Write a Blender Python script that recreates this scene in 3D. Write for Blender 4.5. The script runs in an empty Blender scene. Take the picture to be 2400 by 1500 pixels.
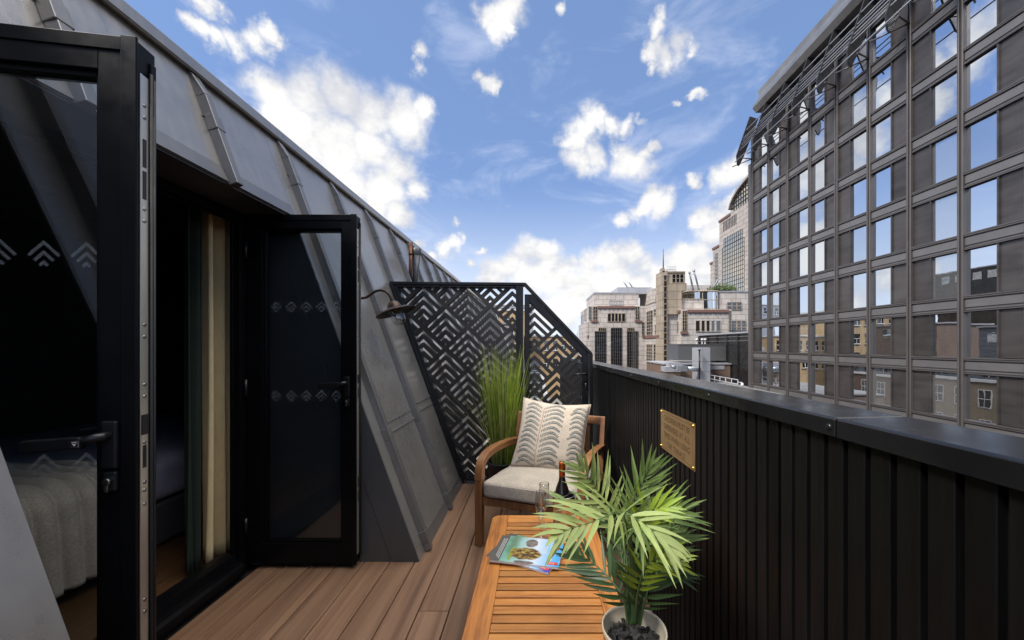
import bpy, bmesh, math, random
from mathutils import Vector, Matrix, noise as mnoise
R = math.radians
random.seed(7)
scene = bpy.context.scene
COL = scene.collection
F, CX, CY, EYE = 870.0, 1258.0, 808.0, 1.30
def W(px, py, Y):
    return Vector(((px-CX)*Y/F, Y, EYE-(py-CY)*Y/F))

# ---------------------------------------------------------------- materials
class NT:
    def __init__(s, tree): s.t = tree; s.n = tree.nodes; s.l = tree.links
    def new(s, typ, **kw):
        nd = s.n.new(typ)
        for k, v in kw.items(): setattr(nd, k, v)
        return nd
    def put(s, sock, v):
        if isinstance(v, bpy.types.NodeSocket): s.l.new(v, sock)
        else: sock.default_value = v
    def math(s, op, a, b=None, c=None, clamp=False):
        nd = s.new('ShaderNodeMath', operation=op); nd.use_clamp = clamp
        s.put(nd.inputs[0], a)
        if b is not None: s.put(nd.inputs[1], b)
        if c is not None: s.put(nd.inputs[2], c)
        return nd.outputs[0]
    def vmath(s, op, a, b=None):
        nd = s.new('ShaderNodeVectorMath', operation=op)
        s.put(nd.inputs[0], a)
        if b is not None: s.put(nd.inputs[1], b)
        return nd
    def mix(s, f, a, b, blend='MIX'):
        nd = s.new('ShaderNodeMix', data_type='RGBA', blend_type=blend)
        s.put(nd.inputs[0], f); s.put(nd.inputs[6], a); s.put(nd.inputs[7], b)
        return nd.outputs[2]
    def noise(s, vec, scale, detail=4, rough=.55, dist=0.0):
        nd = s.new('ShaderNodeTexNoise')
        if vec is not None: s.l.new(vec, nd.inputs['Vector'])
        nd.inputs['Scale'].default_value = scale; nd.inputs['Detail'].default_value = detail
        nd.inputs['Roughness'].default_value = rough; nd.inputs['Distortion'].default_value = dist
        return nd
    def mapping(s, vec, scale=(1,1,1), rot=(0,0,0), loc=(0,0,0)):
        nd = s.new('ShaderNodeMapping')
        s.l.new(vec, nd.inputs[0]); nd.inputs['Scale'].default_value = scale
        nd.inputs['Rotation'].default_value = rot; nd.inputs['Location'].default_value = loc
        return nd.outputs[0]
    def ramp(s, f, stops):
        nd = s.new('ShaderNodeValToRGB'); e = nd.color_ramp.elements
        while len(e) < len(stops): e.new(.5)
        for i, (p, c) in enumerate(stops):
            e[i].position = p; e[i].color = (*c, 1) if len(c) == 3 else c
        s.put(nd.inputs[0], f); return nd.outputs[0]
    def mrange(s, v, a, b, c=0., d=1., smooth=False):
        nd = s.new('ShaderNodeMapRange'); nd.clamp = True
        if smooth: nd.interpolation_type = 'SMOOTHSTEP'
        s.put(nd.inputs[0], v)
        for i, x in enumerate((a, b, c, d)): nd.inputs[i+1].default_value = x
        return nd.outputs[0]

def c4(c): return (c[0], c[1], c[2], 1.0)
def newmat(name):
    m = bpy.data.materials.new(name); m.use_nodes = True
    t = NT(m.node_tree); t.n.clear()
    out = t.new('ShaderNodeOutputMaterial')
    p = t.new('ShaderNodeBsdfPrincipled'); t.l.new(p.outputs[0], out.inputs[0])
    co = t.new('ShaderNodeTexCoord')
    return m, t, p, co.outputs['Object'], out
def pbr(name, base, rough=.5, metal=0., var=.15, vs=6., stretch=(1,1,1), bump=0., bs=60., spec=.5, rvar=.08, isl=0., coat=0., tint=None, orand=0.):
    m, t, p, co, out = newmat(name)
    v = t.mapping(co, stretch)
    n1 = t.noise(v, vs, 5, .6)
    lo = tuple(max(0, x*(1-var)) for x in base); hi = tuple(x*(1+var) for x in base)
    if tint: hi = tuple(tint)
    f = n1.outputs[0]
    col = t.ramp(f, [(.3, lo), (.7, hi)])
    if isl or orand:
        g = t.new('ShaderNodeNewGeometry').outputs['Random Per Island'] if isl else t.new('ShaderNodeObjectInfo').outputs['Random']
        k = isl or orand
        fac = t.mrange(g, 0, 1, 1-k, 1+k)
        mm = t.new('ShaderNodeVectorMath', operation='SCALE'); t.l.new(col, mm.inputs[0]); t.l.new(fac, mm.inputs['Scale'])
        col = mm.outputs[0]
    t.l.new(col, p.inputs['Base Color'])
    n2 = t.noise(v, vs*2.7, 3)
    t.l.new(t.mrange(n2.outputs[0], .3, .7, max(.02, rough-rvar), min(1, rough+rvar)), p.inputs['Roughness'])
    p.inputs['Metallic'].default_value = metal
    p.inputs['Specular IOR Level'].default_value = spec
    p.inputs['Coat Weight'].default_value = coat
    if bump:
        n3 = t.noise(v, bs, 4, .6)
        b = t.new('ShaderNodeBump'); b.inputs['Strength'].default_value = bump; b.inputs['Distance'].default_value = .004
        t.l.new(n3.outputs[0], b.inputs['Height']); t.l.new(b.outputs[0], p.inputs['Normal'])
    return m

M = {}
# weathered zinc sheet: blotchy patina, faint oil-canning, vertical run marks
def zinc(name, base, metal, rough, oil=.25):
    m, t, p, co, out = newmat(name)
    n1 = t.noise(co, 2.3, 6, .62, .4)
    n2 = t.noise(t.mapping(co, (14, 14, 1.6)), 2.0, 4, .6)
    n4 = t.noise(co, 55, 3, .6)
    f = t.math('ADD', t.math('MULTIPLY', n1.outputs[0], .6), t.math('MULTIPLY', n2.outputs[0], .4))
    col = t.ramp(f, [(.32, tuple(x*.88 for x in base)), (.55, base), (.72, (base[0]*1.10, base[1]*1.09, base[2]*1.07))])
    sp = t.mrange(n4.outputs[0], .72, .78, 0, .22)
    col = t.mix(sp, col, (*[x*1.5 for x in base], 1))
    t.l.new(col, p.inputs['Base Color'])
    p.inputs['Metallic'].default_value = metal
    t.l.new(t.mrange(f, .3, .7, rough-.08, rough+.1), p.inputs['Roughness'])
    n3 = t.noise(t.mapping(co, (1, 1.0, .55)), 3.2, 2, .5)
    b = t.new('ShaderNodeBump'); b.inputs['Strength'].default_value = oil; b.inputs['Distance'].default_value = .03
    t.l.new(n3.outputs[0], b.inputs['Height']); t.l.new(b.outputs[0], p.inputs['Normal'])
    return m
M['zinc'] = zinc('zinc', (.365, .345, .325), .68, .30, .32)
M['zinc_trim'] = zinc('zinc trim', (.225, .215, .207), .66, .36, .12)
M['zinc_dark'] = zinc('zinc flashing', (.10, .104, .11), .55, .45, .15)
M['black'] = pbr('black powder coat', (.008, .008, .0095), .34, 0, .3, 9, spec=.4)
M['black_frame'] = pbr('black door frame', (.0035, .0036, .0045), .36, 0, .3, 7, spec=.14)
M['gasket'] = pbr('rubber gasket', (.012, .012, .012), .6)
M['coping'] = pbr('coping metal', (.008, .008, .0088), .24, 0, .4, 3.5, spec=.5, rvar=.09)
M['steel'] = pbr('brushed steel', (.60, .58, .53), .34, .9, .04, 8, (6, 6, .4), rvar=.03)
M['steel_bucket'] = pbr('bucket steel', (.50, .47, .45), .22, 1, .1, 9, (4, 4, .3))
M['dark_slot'] = pbr('lock slot', (.01, .01, .01), .5)
M['screw'] = pbr('screw metal', (.35, .34, .32), .3, 1)
M['brass'] = pbr('brass plate', (.42, .275, .125), .42, .75, .12, 5, (1, 1, 1), rvar=.06)
M['brass_screw'] = pbr('brass dome', (.85, .55, .12), .2, 1)
M['ink'] = pbr('engraved ink', (.045, .024, .010), .6)
M['laser'] = pbr('laser cut sheet', (.027, .024, .0225), .45, .1, .3, 14, spec=.45)
M['bronze'] = pbr('aged bronze', (.035, .025, .020), .42, .7, .45, 22, tint=(.085, .055, .04))
M['copper'] = pbr('copper pipe', (.16, .075, .04), .42, .8, .6, 14)
M['navy'] = pbr('navy glaze', (.006, .007, .022), .18, coat=.5)
M['cream'] = pbr('cream ceramic', (.52, .45, .34), .35, 0, .06)
M['bark'] = pbr('bark chips', (.035, .032, .030), .75, isl=.7, bump=.5, bs=90)
M['linen'] = None
M['paper_grey'] = pbr('magazine grey', (.17, .15, .125), .3, coat=.3)
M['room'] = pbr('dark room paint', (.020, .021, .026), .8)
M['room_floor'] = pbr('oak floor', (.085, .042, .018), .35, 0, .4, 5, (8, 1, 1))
M['curtain'] = pbr('cream curtain', (.80, .64, .36), .85, 0, .06, 12, bump=.2, bs=160)
M['curtain_dark'] = pbr('green lining', (.012, .022, .014), .85)
M['sheet'] = pbr('slate bed linen', (.34, .34, .44), .9, 0, .1, 8)
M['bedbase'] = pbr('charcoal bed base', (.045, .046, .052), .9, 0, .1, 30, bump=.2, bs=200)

def weave(name, base, rough=.9, sc=420, contrast=.25, mott=12, mv=.10, bumpk=.35):
    m, t, p, co, out = newmat(name)
    w1 = t.new('ShaderNodeTexNoise'); t.l.new(t.mapping(co, (sc, sc*.15, sc*.5)), w1.inputs[0]); w1.inputs['Scale'].default_value = 1; w1.inputs['Detail'].default_value = 2
    w2 = t.new('ShaderNodeTexNoise'); t.l.new(t.mapping(co, (sc*.15, sc, sc*.5)), w2.inputs[0]); w2.inputs['Scale'].default_value = 1; w2.inputs['Detail'].default_value = 2
    h = t.math('ADD', t.math('MULTIPLY', w1.outputs[0], .5), t.math('MULTIPLY', w2.outputs[0], .5))
    n = t.noise(co, mott, 4)
    k = t.math('ADD', t.mrange(h, .35, .65, 1-contrast, 1+contrast), t.mrange(n.outputs[0], .3, .7, -mv, mv))
    sc_ = t.new('ShaderNodeVectorMath', operation='SCALE'); sc_.inputs[0].default_value = base; t.l.new(k, sc_.inputs['Scale'])
    t.l.new(sc_.outputs[0], p.inputs['Base Color'])
    p.inputs['Roughness'].default_value = rough; p.inputs['Specular IOR Level'].default_value = .2
    p.inputs['Sheen Weight'].default_value = .25
    b = t.new('ShaderNodeBump'); b.inputs['Strength'].default_value = bumpk; b.inputs['Distance'].default_value = .0015
    t.l.new(h, b.inputs['Height']); t.l.new(b.outputs[0], p.inputs['Normal'])
    return m
M['seat_fabric'] = weave('oatmeal seat fabric', (.46, .395, .31), contrast=.30)
M['pillow_linen'] = weave('pillow linen', (.50, .425, .335), contrast=.16, sc=520, mv=.06)
M['quilt'] = weave('quilted throw', (.46, .40, .32), contrast=.25, sc=300)
M['print_teal'] = pbr('printed teal', (.055, .09, .10), .9, 0, .35, 60)
M['print_rust'] = pbr('printed rust', (.40, .20, .13), .9)

def wood(name, dark, mid, light, axis='Y', sc=1.0, rough=.42, orand=.22, fine=1.0, coat=.05):
    m, t, p, co, out = newmat(name)
    st = {'X': (.7, 13, 13), 'Y': (13, .7, 13), 'Z': (13, 13, .7)}[axis]
    st = tuple(s*sc for s in st)
    oi = t.new('ShaderNodeObjectInfo').outputs['Random']
    ofs = t.new('ShaderNodeVectorMath', operation='SCALE'); ofs.inputs[0].default_value = (17.3, 23.1, 31.7); t.l.new(oi, ofs.inputs['Scale'])
    cv = t.vmath('ADD', co, ofs.outputs[0]).outputs[0]
    v = t.mapping(cv, st)
    n = t.noise(v, 1.6, 6, .62, .9)
    f2 = t.noise(t.mapping(cv, tuple(s*6 for s in st)), 2.0, 3, .6)
    big = t.noise(cv, 3.1, 3, .5)
    f = t.math('ADD', t.math('MULTIPLY', n.outputs[0], .68), t.math('MULTIPLY', f2.outputs[0], .32*fine))
    col = t.ramp(f, [(.30, dark), (.47, mid), (.68, light)])
    col = t.mix(t.mrange(big.outputs[0], .52, .68, 0, .45), col, c4(dark))
    fac = t.mrange(oi, 0, 1, 1-orand, 1+orand)
    s = t.new('ShaderNodeVectorMath', operation='SCALE'); t.l.new(col, s.inputs[0]); t.l.new(fac, s.inputs['Scale'])
    t.l.new(s.outputs[0], p.inputs['Base Color'])
    t.l.new(t.mrange(f, .3, .7, rough+.12, rough-.05), p.inputs['Roughness'])
    p.inputs['Coat Weight'].default_value = coat; p.inputs['Coat Roughness'].default_value = .35
    b = t.new('ShaderNodeBump'); b.inputs['Strength'].default_value = .3; b.inputs['Distance'].default_value = .002
    t.l.new(f, b.inputs['Height']); t.l.new(b.outputs[0], p.inputs['Normal'])
    return m
M['table_x'] = wood('table slat wood', (.19, .062, .014), (.48, .185, .038), (.66, .31, .075), 'X', orand=.30)
M['table_y'] = wood('table rail wood', (.16, .05, .012), (.50, .185, .036), (.66, .29, .07), 'Y', orand=.08)
M['chair_wood'] = wood('chair wood', (.085, .032, .012), (.19, .078, .027), (.30, .135, .05), 'Z', orand=.1)
M['chair_arm'] = wood('chair arm wood', (.13, .05, .018), (.26, .11, .036), (.38, .18, .065), 'Y', orand=.08)

# composite decking: one mesh, one tone per board, fine grooves along the board
m, t, p, co, out = newmat('composite deck')
isl = t.new('ShaderNodeNewGeometry').outputs['Random Per Island']
off = t.new('ShaderNodeVectorMath', operation='SCALE'); off.inputs[0].default_value = (31, 57, 11); t.l.new(isl, off.inputs['Scale'])
cv = t.vmath('ADD', co, off.outputs[0]).outputs[0]
n = t.noise(t.mapping(cv, (15, .55, 1)), 1.3, 5, .55, .5)
n2 = t.noise(t.mapping(cv, (120, 1.5, 1)), 1.5, 3, .6)
f = t.math('ADD', t.math('MULTIPLY', n.outputs[0], .72), t.math('MULTIPLY', n2.outputs[0], .28))
col = t.ramp(f, [(.30, (.125, .070, .048)), (.46, (.205, .112, .066)), (.60, (.275, .162, .098)), (.74, (.195, .112, .075))])
s = t.new('ShaderNodeVectorMath', operation='SCALE'); t.l.new(col, s.inputs[0]); t.l.new(t.mrange(isl, 0, 1, .72, .96), s.inputs['Scale'])
dirt = t.noise(co, 1.7, 5, .6)
colf = t.mix(t.mrange(dirt.outputs[0], .5, .75, 0, .25), s.outputs[0], (.21, .145, .095, 1))
t.l.new(colf, p.inputs['Base Color']); p.inputs['Roughness'].default_value = .55; p.inputs['Specular IOR Level'].default_value = .35
wv = t.new('ShaderNodeTexWave', wave_type='BANDS', bands_direction='X'); t.l.new(co, wv.inputs[0]); wv.inputs['Scale'].default_value = 44
b = t.new('ShaderNodeBump'); b.inputs['Strength'].default_value = .35; b.inputs['Distance'].default_value = .0015
t.l.new(wv.outputs[1], b.inputs['Height']); t.l.new(b.outputs[0], p.inputs['Normal'])
M['deck'] = m

def thin_glass(name, tint=(.80, .84, .86), refl=1.0, ior=1.5, rough=.0, base=0.):
    m = bpy.data.materials.new(name); m.use_nodes = True; t = NT(m.node_tree); t.n.clear()
    out = t.new('ShaderNodeOutputMaterial')
    tr = t.new('ShaderNodeBsdfTransparent'); tr.inputs[0].default_value = c4(tint)
    gl = t.new('ShaderNodeBsdfGlossy'); gl.inputs['Roughness'].default_value = rough; gl.inputs[0].default_value = (.95, .97, 1, 1)
    lw = t.new('ShaderNodeLayerWeight'); lw.inputs[0].default_value = .5
    f0 = ((ior-1)/(ior+1))**2
    sch = t.math('MULTIPLY_ADD', t.math('POWER', lw.outputs['Facing'], 5.0), 1-f0, f0)
    f = t.math('ADD', t.math('MULTIPLY', sch, refl), base, clamp=True)
    mx = t.new('ShaderNodeMixShader'); t.l.new(f, mx.inputs[0]); t.l.new(tr.outputs[0], mx.inputs[1]); t.l.new(gl.outputs[0], mx.inputs[2])
    t.l.new(mx.outputs[0], out.inputs[0]); return m
M['glass'] = thin_glass('door glass', (.80, .83, .85), 1.5)
M['clear'] = thin_glass('clear glass', (.94, .94, .93), 2.2, 1.5)
M['jar'] = thin_glass('lamp jar glass', (.90, .91, .91), 2.6, 1.5)

m = bpy.data.materials.new('etched film'); m.use_nodes = True; t = NT(m.node_tree); t.n.clear()
out = t.new('ShaderNodeOutputMaterial'); tr = t.new('ShaderNodeBsdfTransparent'); df = t.new('ShaderNodeBsdfDiffuse'); df.inputs[0].default_value = (.55, .6, .64, 1)
mx = t.new('ShaderNodeMixShader'); mx.inputs[0].default_value = .15
t.l.new(tr.outputs[0], mx.inputs[1]); t.l.new(df.outputs[0], mx.inputs[2]); t.l.new(mx.outputs[0], out.inputs[0]); M['film'] = m

# reflective office glazing: dark tinted body with a mirror-like coating, slightly wavy
def office_glass(name, body, refl, wav=.012, seed=0., tint=(.88, .93, 1)):
    m = bpy.data.materials.new(name); m.use_nodes = True; t = NT(m.node_tree); t.n.clear()
    out = t.new('ShaderNodeOutputMaterial'); co = t.new('ShaderNodeTexCoord').outputs['Object']
    d = t.new('ShaderNodeBsdfDiffuse'); d.inputs[0].default_value = c4(body)
    n = t.noise(t.mapping(co, (1, 1, 1), loc=(seed, 0, 0)), .9, 2, .5)
    bp = t.new('ShaderNodeBump'); bp.inputs['Strength'].default_value = wav*10; bp.inputs['Distance'].default_value = .02
    t.l.new(n.outputs[0], bp.inputs['Height'])
    g = t.new('ShaderNodeBsdfGlossy'); g.inputs[0].default_value = c4(tint); g.inputs['Roughness'].default_value = 0; t.l.new(bp.outputs[0], g.inputs['Normal'])
    fr = t.new('ShaderNodeFresnel'); fr.inputs[0].default_value = 1.5
    f = t.math('ADD', t.math('MULTIPLY', fr.outputs[0], 1-refl), refl, clamp=True)
    mx = t.new('ShaderNodeMixShader'); t.l.new(f, mx.inputs[0]); t.l.new(d.outputs[0], mx.inputs[1]); t.l.new(g.outputs[0], mx.inputs[2])
    t.l.new(mx.outputs[0], out.inputs[0]); return m
M['office_glass'] = office_glass('office glass', (.020, .024, .026), .80, .006)
M['far_glass'] = office_glass('far window glass', (.012, .014, .016), .10)
M['mirror_glass'] = office_glass('mirror glass', (.05, .06, .07), .6, .04)
M['tower_glass'] = office_glass('tower glass', (.24, .22, .18), .58, .02, tint=(1, .92, .78))
M['bronze_glass'] = office_glass('bronze glass', (.035, .026, .015), .10)

M['curtain_wall'] = pbr('bronze grey aluminium', (.145, .128, .118), .42, .45, .10, .6, rvar=.05)
M['cw_band'] = pbr('spandrel metal', (.20, .185, .175), .42, .4, .10, .8, rvar=.05)
M['cw_dark'] = pbr('shadow gap', (.02, .018, .017), .6)
# panels faced with fine mesh
m, t, p, co, out = newmat('mesh panel')
n = t.noise(co, .5, 4); n2 = t.noise(t.mapping(co, (1, 1, 6)), .35, 2)
f = t.math('ADD', t.math('MULTIPLY', n.outputs[0], .5), t.math('MULTIPLY', n2.outputs[0], .5))
oi = t.new('ShaderNodeObjectInfo').outputs['Random']
s = t.new('ShaderNodeVectorMath', operation='SCALE'); t.l.new(t.ramp(f, [(.36, (.060, .052, .048)), (.5, (.088, .077, .071)), (.64, (.108, .096, .089))]), s.inputs[0]); t.l.new(t.mrange(oi, 0, 1, .78, 1.2), s.inputs['Scale'])
t.l.new(s.outputs[0], p.inputs['Base Color']); p.inputs['Roughness'].default_value = .36; p.inputs['Metallic'].default_value = .35
M['mesh_panel'] = m

def blocks(name, a, b, mort, bw, bh, ms, coordrot=None, rough=.75, off=.5, bumpk=.3):
    m, t, p, co, out = newmat(name)
    sep = t.new('ShaderNodeSeparateXYZ'); t.l.new(co, sep.inputs[0])
    cmb = t.new('ShaderNodeCombineXYZ')
    t.l.new(t.math('ADD', sep.outputs[0], sep.outputs[1]), cmb.inputs[0]); t.l.new(sep.outputs[2], cmb.inputs[1])
    br = t.new('ShaderNodeTexBrick'); t.l.new(cmb.outputs[0], br.inputs['Vector'])
    br.inputs['Color1'].default_value = c4(a); br.inputs['Color2'].default_value = c4(b); br.inputs['Mortar'].default_value = c4(mort)
    br.inputs['Scale'].default_value = 1; br.inputs['Brick Width'].default_value = bw; br.inputs['Row Height'].default_value = bh; br.inputs['Mortar Size'].default_value = ms
    br.offset = off; br.inputs['Bias'].default_value = 0
    n = t.noise(co, .6, 6, .6); n2 = t.noise(t.mapping(co, (3, 3, .25)), .8, 4, .6)
    k = t.math('ADD', t.mrange(n.outputs[0], .3, .7, .86, 1.08), t.mrange(n2.outputs[0], .3, .7, -.10, .08))
    s = t.new('ShaderNodeVectorMath', operation='SCALE'); t.l.new(br.outputs[0], s.inputs[0]); t.l.new(k, s.inputs['Scale'])
    t.l.new(s.outputs[0], p.inputs['Base Color']); p.inputs['Roughness'].default_value = rough
    bp = t.new('ShaderNodeBump'); bp.inputs['Strength'].default_value = bumpk; bp.inputs['Distance'].default_value = .01
    t.l.new(br.outputs[1], bp.inputs['Height']); bp.invert = True
    t.l.new(bp.outputs[0], p.inputs['Normal']); return m
M['stone'] = blocks('pale stone cladding', (.50, .445, .40), (.57, .52, .465), (.25, .21, .19), 1.9, 1.05, .045)
M['stone_far'] = blocks('tower stone', (.46, .395, .345), (.52, .45, .39), (.24, .20, .175), 5.0, 1.9, .10)
M['granite'] = blocks('tan granite', (.36, .29, .21), (.44, .36, .27), (.17, .14, .11), 1.6, 1.5, .05, off=0)
M['terracotta'] = pbr('terracotta band', (.20, .105, .082), .8)
M['zigzag'] = pbr('grey triangle tile', (.30, .28, .275), .8)
M['brick'] = blocks('brown brick', (.14, .075, .045), (.21, .115, .07), (.22, .19, .16), .225, .075, .010, rough=.9)
M['yellow_brick'] = blocks('stock brick', (.30, .215, .12), (.38, .28, .165), (.30, .26, .21), .225, .075, .010, rough=.9)
M['tan_brick'] = blocks('tan render', (.52, .36, .19), (.58, .41, .22), (.40, .28, .16), 1.2, .6, .02, rough=.9)
M['slate'] = blocks('roof slate', (.05, .053, .06), (.08, .083, .09), (.03, .03, .03), .3, .2, .01, rough=.6)
M['white_paint'] = pbr('white paint', (.75, .73, .70), .5, 0, .06)
M['pale_duct'] = pbr('pale grey duct', (.42, .42, .44), .4, .2, .08, 1.2)
M['galv'] = pbr('galvanised duct', (.30, .32, .34), .4, .6, .12, 4)
M['dark_clad'] = pbr('dark panel cladding', (.045, .043, .042), .25, .5, .3, .6, rvar=.1)
M['asphalt'] = pbr('street asphalt', (.05, .05, .05), .9, 0, .2, .3)
M['roof_felt'] = pbr('roof felt', (.22, .21, .20), .9, 0, .2, .5)
M['bush'] = pbr('bush leaf', (.07, .10, .025), .7, isl=.4)
# louvred plant screen
m, t, p, co, out = newmat('louvre screen')
wv = t.new('ShaderNodeTexWave', wave_type='BANDS', bands_direction='Z'); t.l.new(co, wv.inputs[0]); wv.inputs['Scale'].default_value = 2.2
t.l.new(t.ramp(wv.outputs[1], [(.1, (.07, .07, .073)), (.5, (.15, .15, .155)), (.95, (.18, .18, .185))]), p.inputs['Base Color'])
p.inputs['Roughness'].default_value = .5; p.inputs['Metallic'].default_value = .3
bp = t.new('ShaderNodeBump'); bp.inputs['Strength'].default_value = .8; bp.inputs['Distance'].default_value = .06; t.l.new(wv.outputs[1], bp.inputs['Height']); t.l.new(bp.outputs[0], p.inputs['Normal'])
M['louvre'] = m

def leafmat(name, c_lo, c_hi, rough=.42, spec=.45, trans=.25, isl=.25):
    m, t, p, co, out = newmat(name)
    n = t.noise(co, 14, 3)
    g = t.new('ShaderNodeNewGeometry').outputs['Random Per Island']
    col = t.mix(t.mrange(n.outputs[0], .3, .7), c4(c_lo), c4(c_hi))
    s = t.new('ShaderNodeVectorMath', operation='SCALE'); t.l.new(col, s.inputs[0]); t.l.new(t.mrange(g, 0, 1, 1-isl, 1+isl), s.inputs['Scale'])
    t.l.new(s.outputs[0], p.inputs['Base Color']); p.inputs['Roughness'].default_value = rough; p.inputs['Specular IOR Level'].default_value = spec
    tl = t.new('ShaderNodeBsdfTranslucent'); t.l.new(s.outputs[0], tl.inputs[0])
    mx = t.new('ShaderNodeMixShader'); mx.inputs[0].default_value = trans
    t.l.new(p.outputs[0], mx.inputs[1]); t.l.new(tl.outputs[0], mx.inputs[2]); t.l.new(mx.outputs[0], out.inputs[0])
    return m
M['palm_pale'] = leafmat('palm pale leaf', (.19, .25, .065), (.31, .37, .125))
M['palm_mid'] = leafmat('palm mid leaf', (.12, .19, .05), (.20, .275, .085))
M['palm_lime'] = leafmat('palm lime leaf', (.20, .30, .02), (.30, .38, .04))
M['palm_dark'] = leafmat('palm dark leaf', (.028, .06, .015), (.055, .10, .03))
M['palm_stem'] = leafmat('palm stem', (.05, .10, .03), (.09, .15, .05), trans=.05)
M['grass'] = leafmat('grass blade', (.17, .27, .015), (.36, .45, .06), .5, .4, .3, .4)
M['grass_dry'] = leafmat('dry grass blade', (.34, .30, .12), (.55, .50, .26), .6, .3, .3, .3)

# ---------------------------------------------------------------- objects
ALL = []
def tag(o, label=None, cat=None, group=None, kind=None):
    if label: o['label'] = label
    if cat: o['category'] = cat
    if group: o['group'] = group
    if kind: o['kind'] = kind
    return o
def empty(name, loc, label, cat, rz=0., group=None, rot=None):
    o = bpy.data.objects.new(name, None); COL.objects.link(o)
    o.location = loc; o.rotation_euler = rot or (0, 0, rz); o.empty_display_size = .1
    o['_m'] = 1
    tag(o, label, cat, group); del o['_m']
    return o
def worldmat(o):
    m = o.matrix_basis.copy()
    while o.parent: o = o.parent; m = o.matrix_basis @ m
    return m

class MB:
    def __init__(s): s.b = bmesh.new()
    def box(s, a, b, mi=0, mat=None):
        x0, y0, z0 = a; x1, y1, z1 = b
        v = [s.b.verts.new(p) for p in ((x0,y0,z0),(x1,y0,z0),(x1,y1,z0),(x0,y1,z0),(x0,y0,z1),(x1,y0,z1),(x1,y1,z1),(x0,y1,z1))]
        if mat is not None:
            for q in v: q.co = mat @ q.co
        for f in ((0,3,2,1),(4,5,6,7),(0,1,5,4),(1,2,6,5),(2,3,7,6),(3,0,4,7)):
            s.b.faces.new([v[i] for i in f]).material_index = mi
        return s
    def obox(s, o, ax, ay, az, mi=0):
        "box from corner o along three edge vectors"
        o = Vector(o); ax = Vector(ax); ay = Vector(ay); az = Vector(az)
        mt = Matrix((ax, ay, az)).transposed().to_4x4(); mt.translation = o
        return s.box((0,0,0), (1,1,1), mi, mt)
    def beam(s, p, q, w, h, up=(0,0,1), mi=0):
        p = Vector(p); q = Vector(q); d = (q-p); u = Vector(up)
        sd = d.cross(u).normalized(); u = sd.cross(d).normalized()
        return s.obox(p - sd*w/2 - u*h/2, d, sd*w, u*h, mi)
    def poly(s, pts, mi=0):
        f = s.b.faces.new([s.b.verts.new(p) for p in pts]); f.material_index = mi; return f
    def prism(s, pts, vec, mi=0):
        vec = Vector(vec); n = len(pts)
        a = [s.b.verts.new(Vector(p)) for p in pts]; b = [s.b.verts.new(Vector(p)+vec) for p in pts]
        s.b.faces.new(a).material_index = mi; s.b.faces.new(b[::-1]).material_index = mi
        for i in range(n):
            s.b.faces.new((a[i], b[i], b[(i+1) % n], a[(i+1) % n])).material_index = mi
        return s
    def tube(s, pts, r, seg=10, caps=True, mi=0, smooth=True):
        pts = [Vector(p) for p in pts]; n = len(pts)
        rr = r if isinstance(r, (list, tuple)) else [r]*n
        rings = []; ref = None
        for i, p in enumerate(pts):
            d = (pts[min(i+1, n-1)]-pts[max(i-1, 0)]).normalized()
            if ref is None:
                ref = Vector((0,0,1)) if abs(d.z) < .9 else Vector((1,0,0))
            x = (ref - d*ref.dot(d)).normalized(); ref = x; y = d.cross(x)
            rings.append([s.b.verts.new(p + (x*math.cos(2*math.pi*k/seg)+y*math.sin(2*math.pi*k/seg))*rr[i]) for k in range(seg)])
        for i in range(n-1):
            for k in range(seg):
                f = s.b.faces.new((rings[i][k], rings[i][(k+1) % seg], rings[i+1][(k+1) % seg], rings[i+1][k])); f.smooth = smooth; f.material_index = mi
        if caps:
            s.b.faces.new(rings[0][::-1]).material_index = mi; s.b.faces.new(rings[-1]).material_index = mi
        return s
    def lathe(s, prof, c=(0,0,0), seg=40, mi=0, mat=None, smooth=True):
        c = Vector(c); rings = []
        for r, z in prof:
            if r < 1e-6: rings.append([s.b.verts.new(c+Vector((0,0,z)))])
            else: rings.append([s.b.verts.new(c+Vector((r*math.cos(2*math.pi*k/seg), r*math.sin(2*math.pi*k/seg), z))) for k in range(seg)])
        if mat is not None:
            for rg in rings:
                for v in rg: v.co = mat @ v.co
        for a, b in zip(rings, rings[1:]):
            for k in range(seg):
                k2 = (k+1) % seg
                if len(a) == 1 and len(b) == 1: continue
                if len(a) == 1: f = s.b.faces.new((a[0], b[k2], b[k]))
                elif len(b) == 1: f = s.b.faces.new((a[k], a[k2], b[0]))
                else: f = s.b.faces.new((a[k], a[k2], b[k2], b[k]))
                f.smooth = smooth; f.material_index = mi
        return s
    def build(s, name, mat, parent=None, local=False, label=None, cat=None, group=None, kind=None, bevel=0., bseg=2, recalc=True, origin=None):
        me = bpy.data.meshes.new(name)
        if recalc: bmesh.ops.recalc_face_normals(s.b, faces=s.b.faces)
        o = bpy.data.objects.new(name, me); COL.objects.link(o)
        if parent is not None:
            o.parent = parent
            if not local:
                s.b.transform(worldmat(parent).inverted())
        elif s.b.verts:
            if origin is None:
                xs = [v.co.x for v in s.b.verts]; ys = [v.co.y for v in s.b.verts]; zs = [v.co.z for v in s.b.verts]
                origin = Vector(((min(xs)+max(xs))/2, (min(ys)+max(ys))/2, min(zs)))
            s.b.transform(Matrix.Translation(-Vector(origin))); o.location = origin
        s.b.to_mesh(me); s.b.free()
        for mm in (mat if isinstance(mat, (list, tuple)) else [mat]): me.materials.append(mm)
        if bevel:
            bv = o.modifiers.new('bevel', 'BEVEL'); bv.width = bevel; bv.segments = bseg; bv.limit_method = 'ANGLE'; bv.angle_limit = R(40)
        tag(o, label, cat, group, kind)
        return o
def structure(mb, name, mat, **kw): return mb.build(name, mat, kind='structure', **kw)

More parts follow.
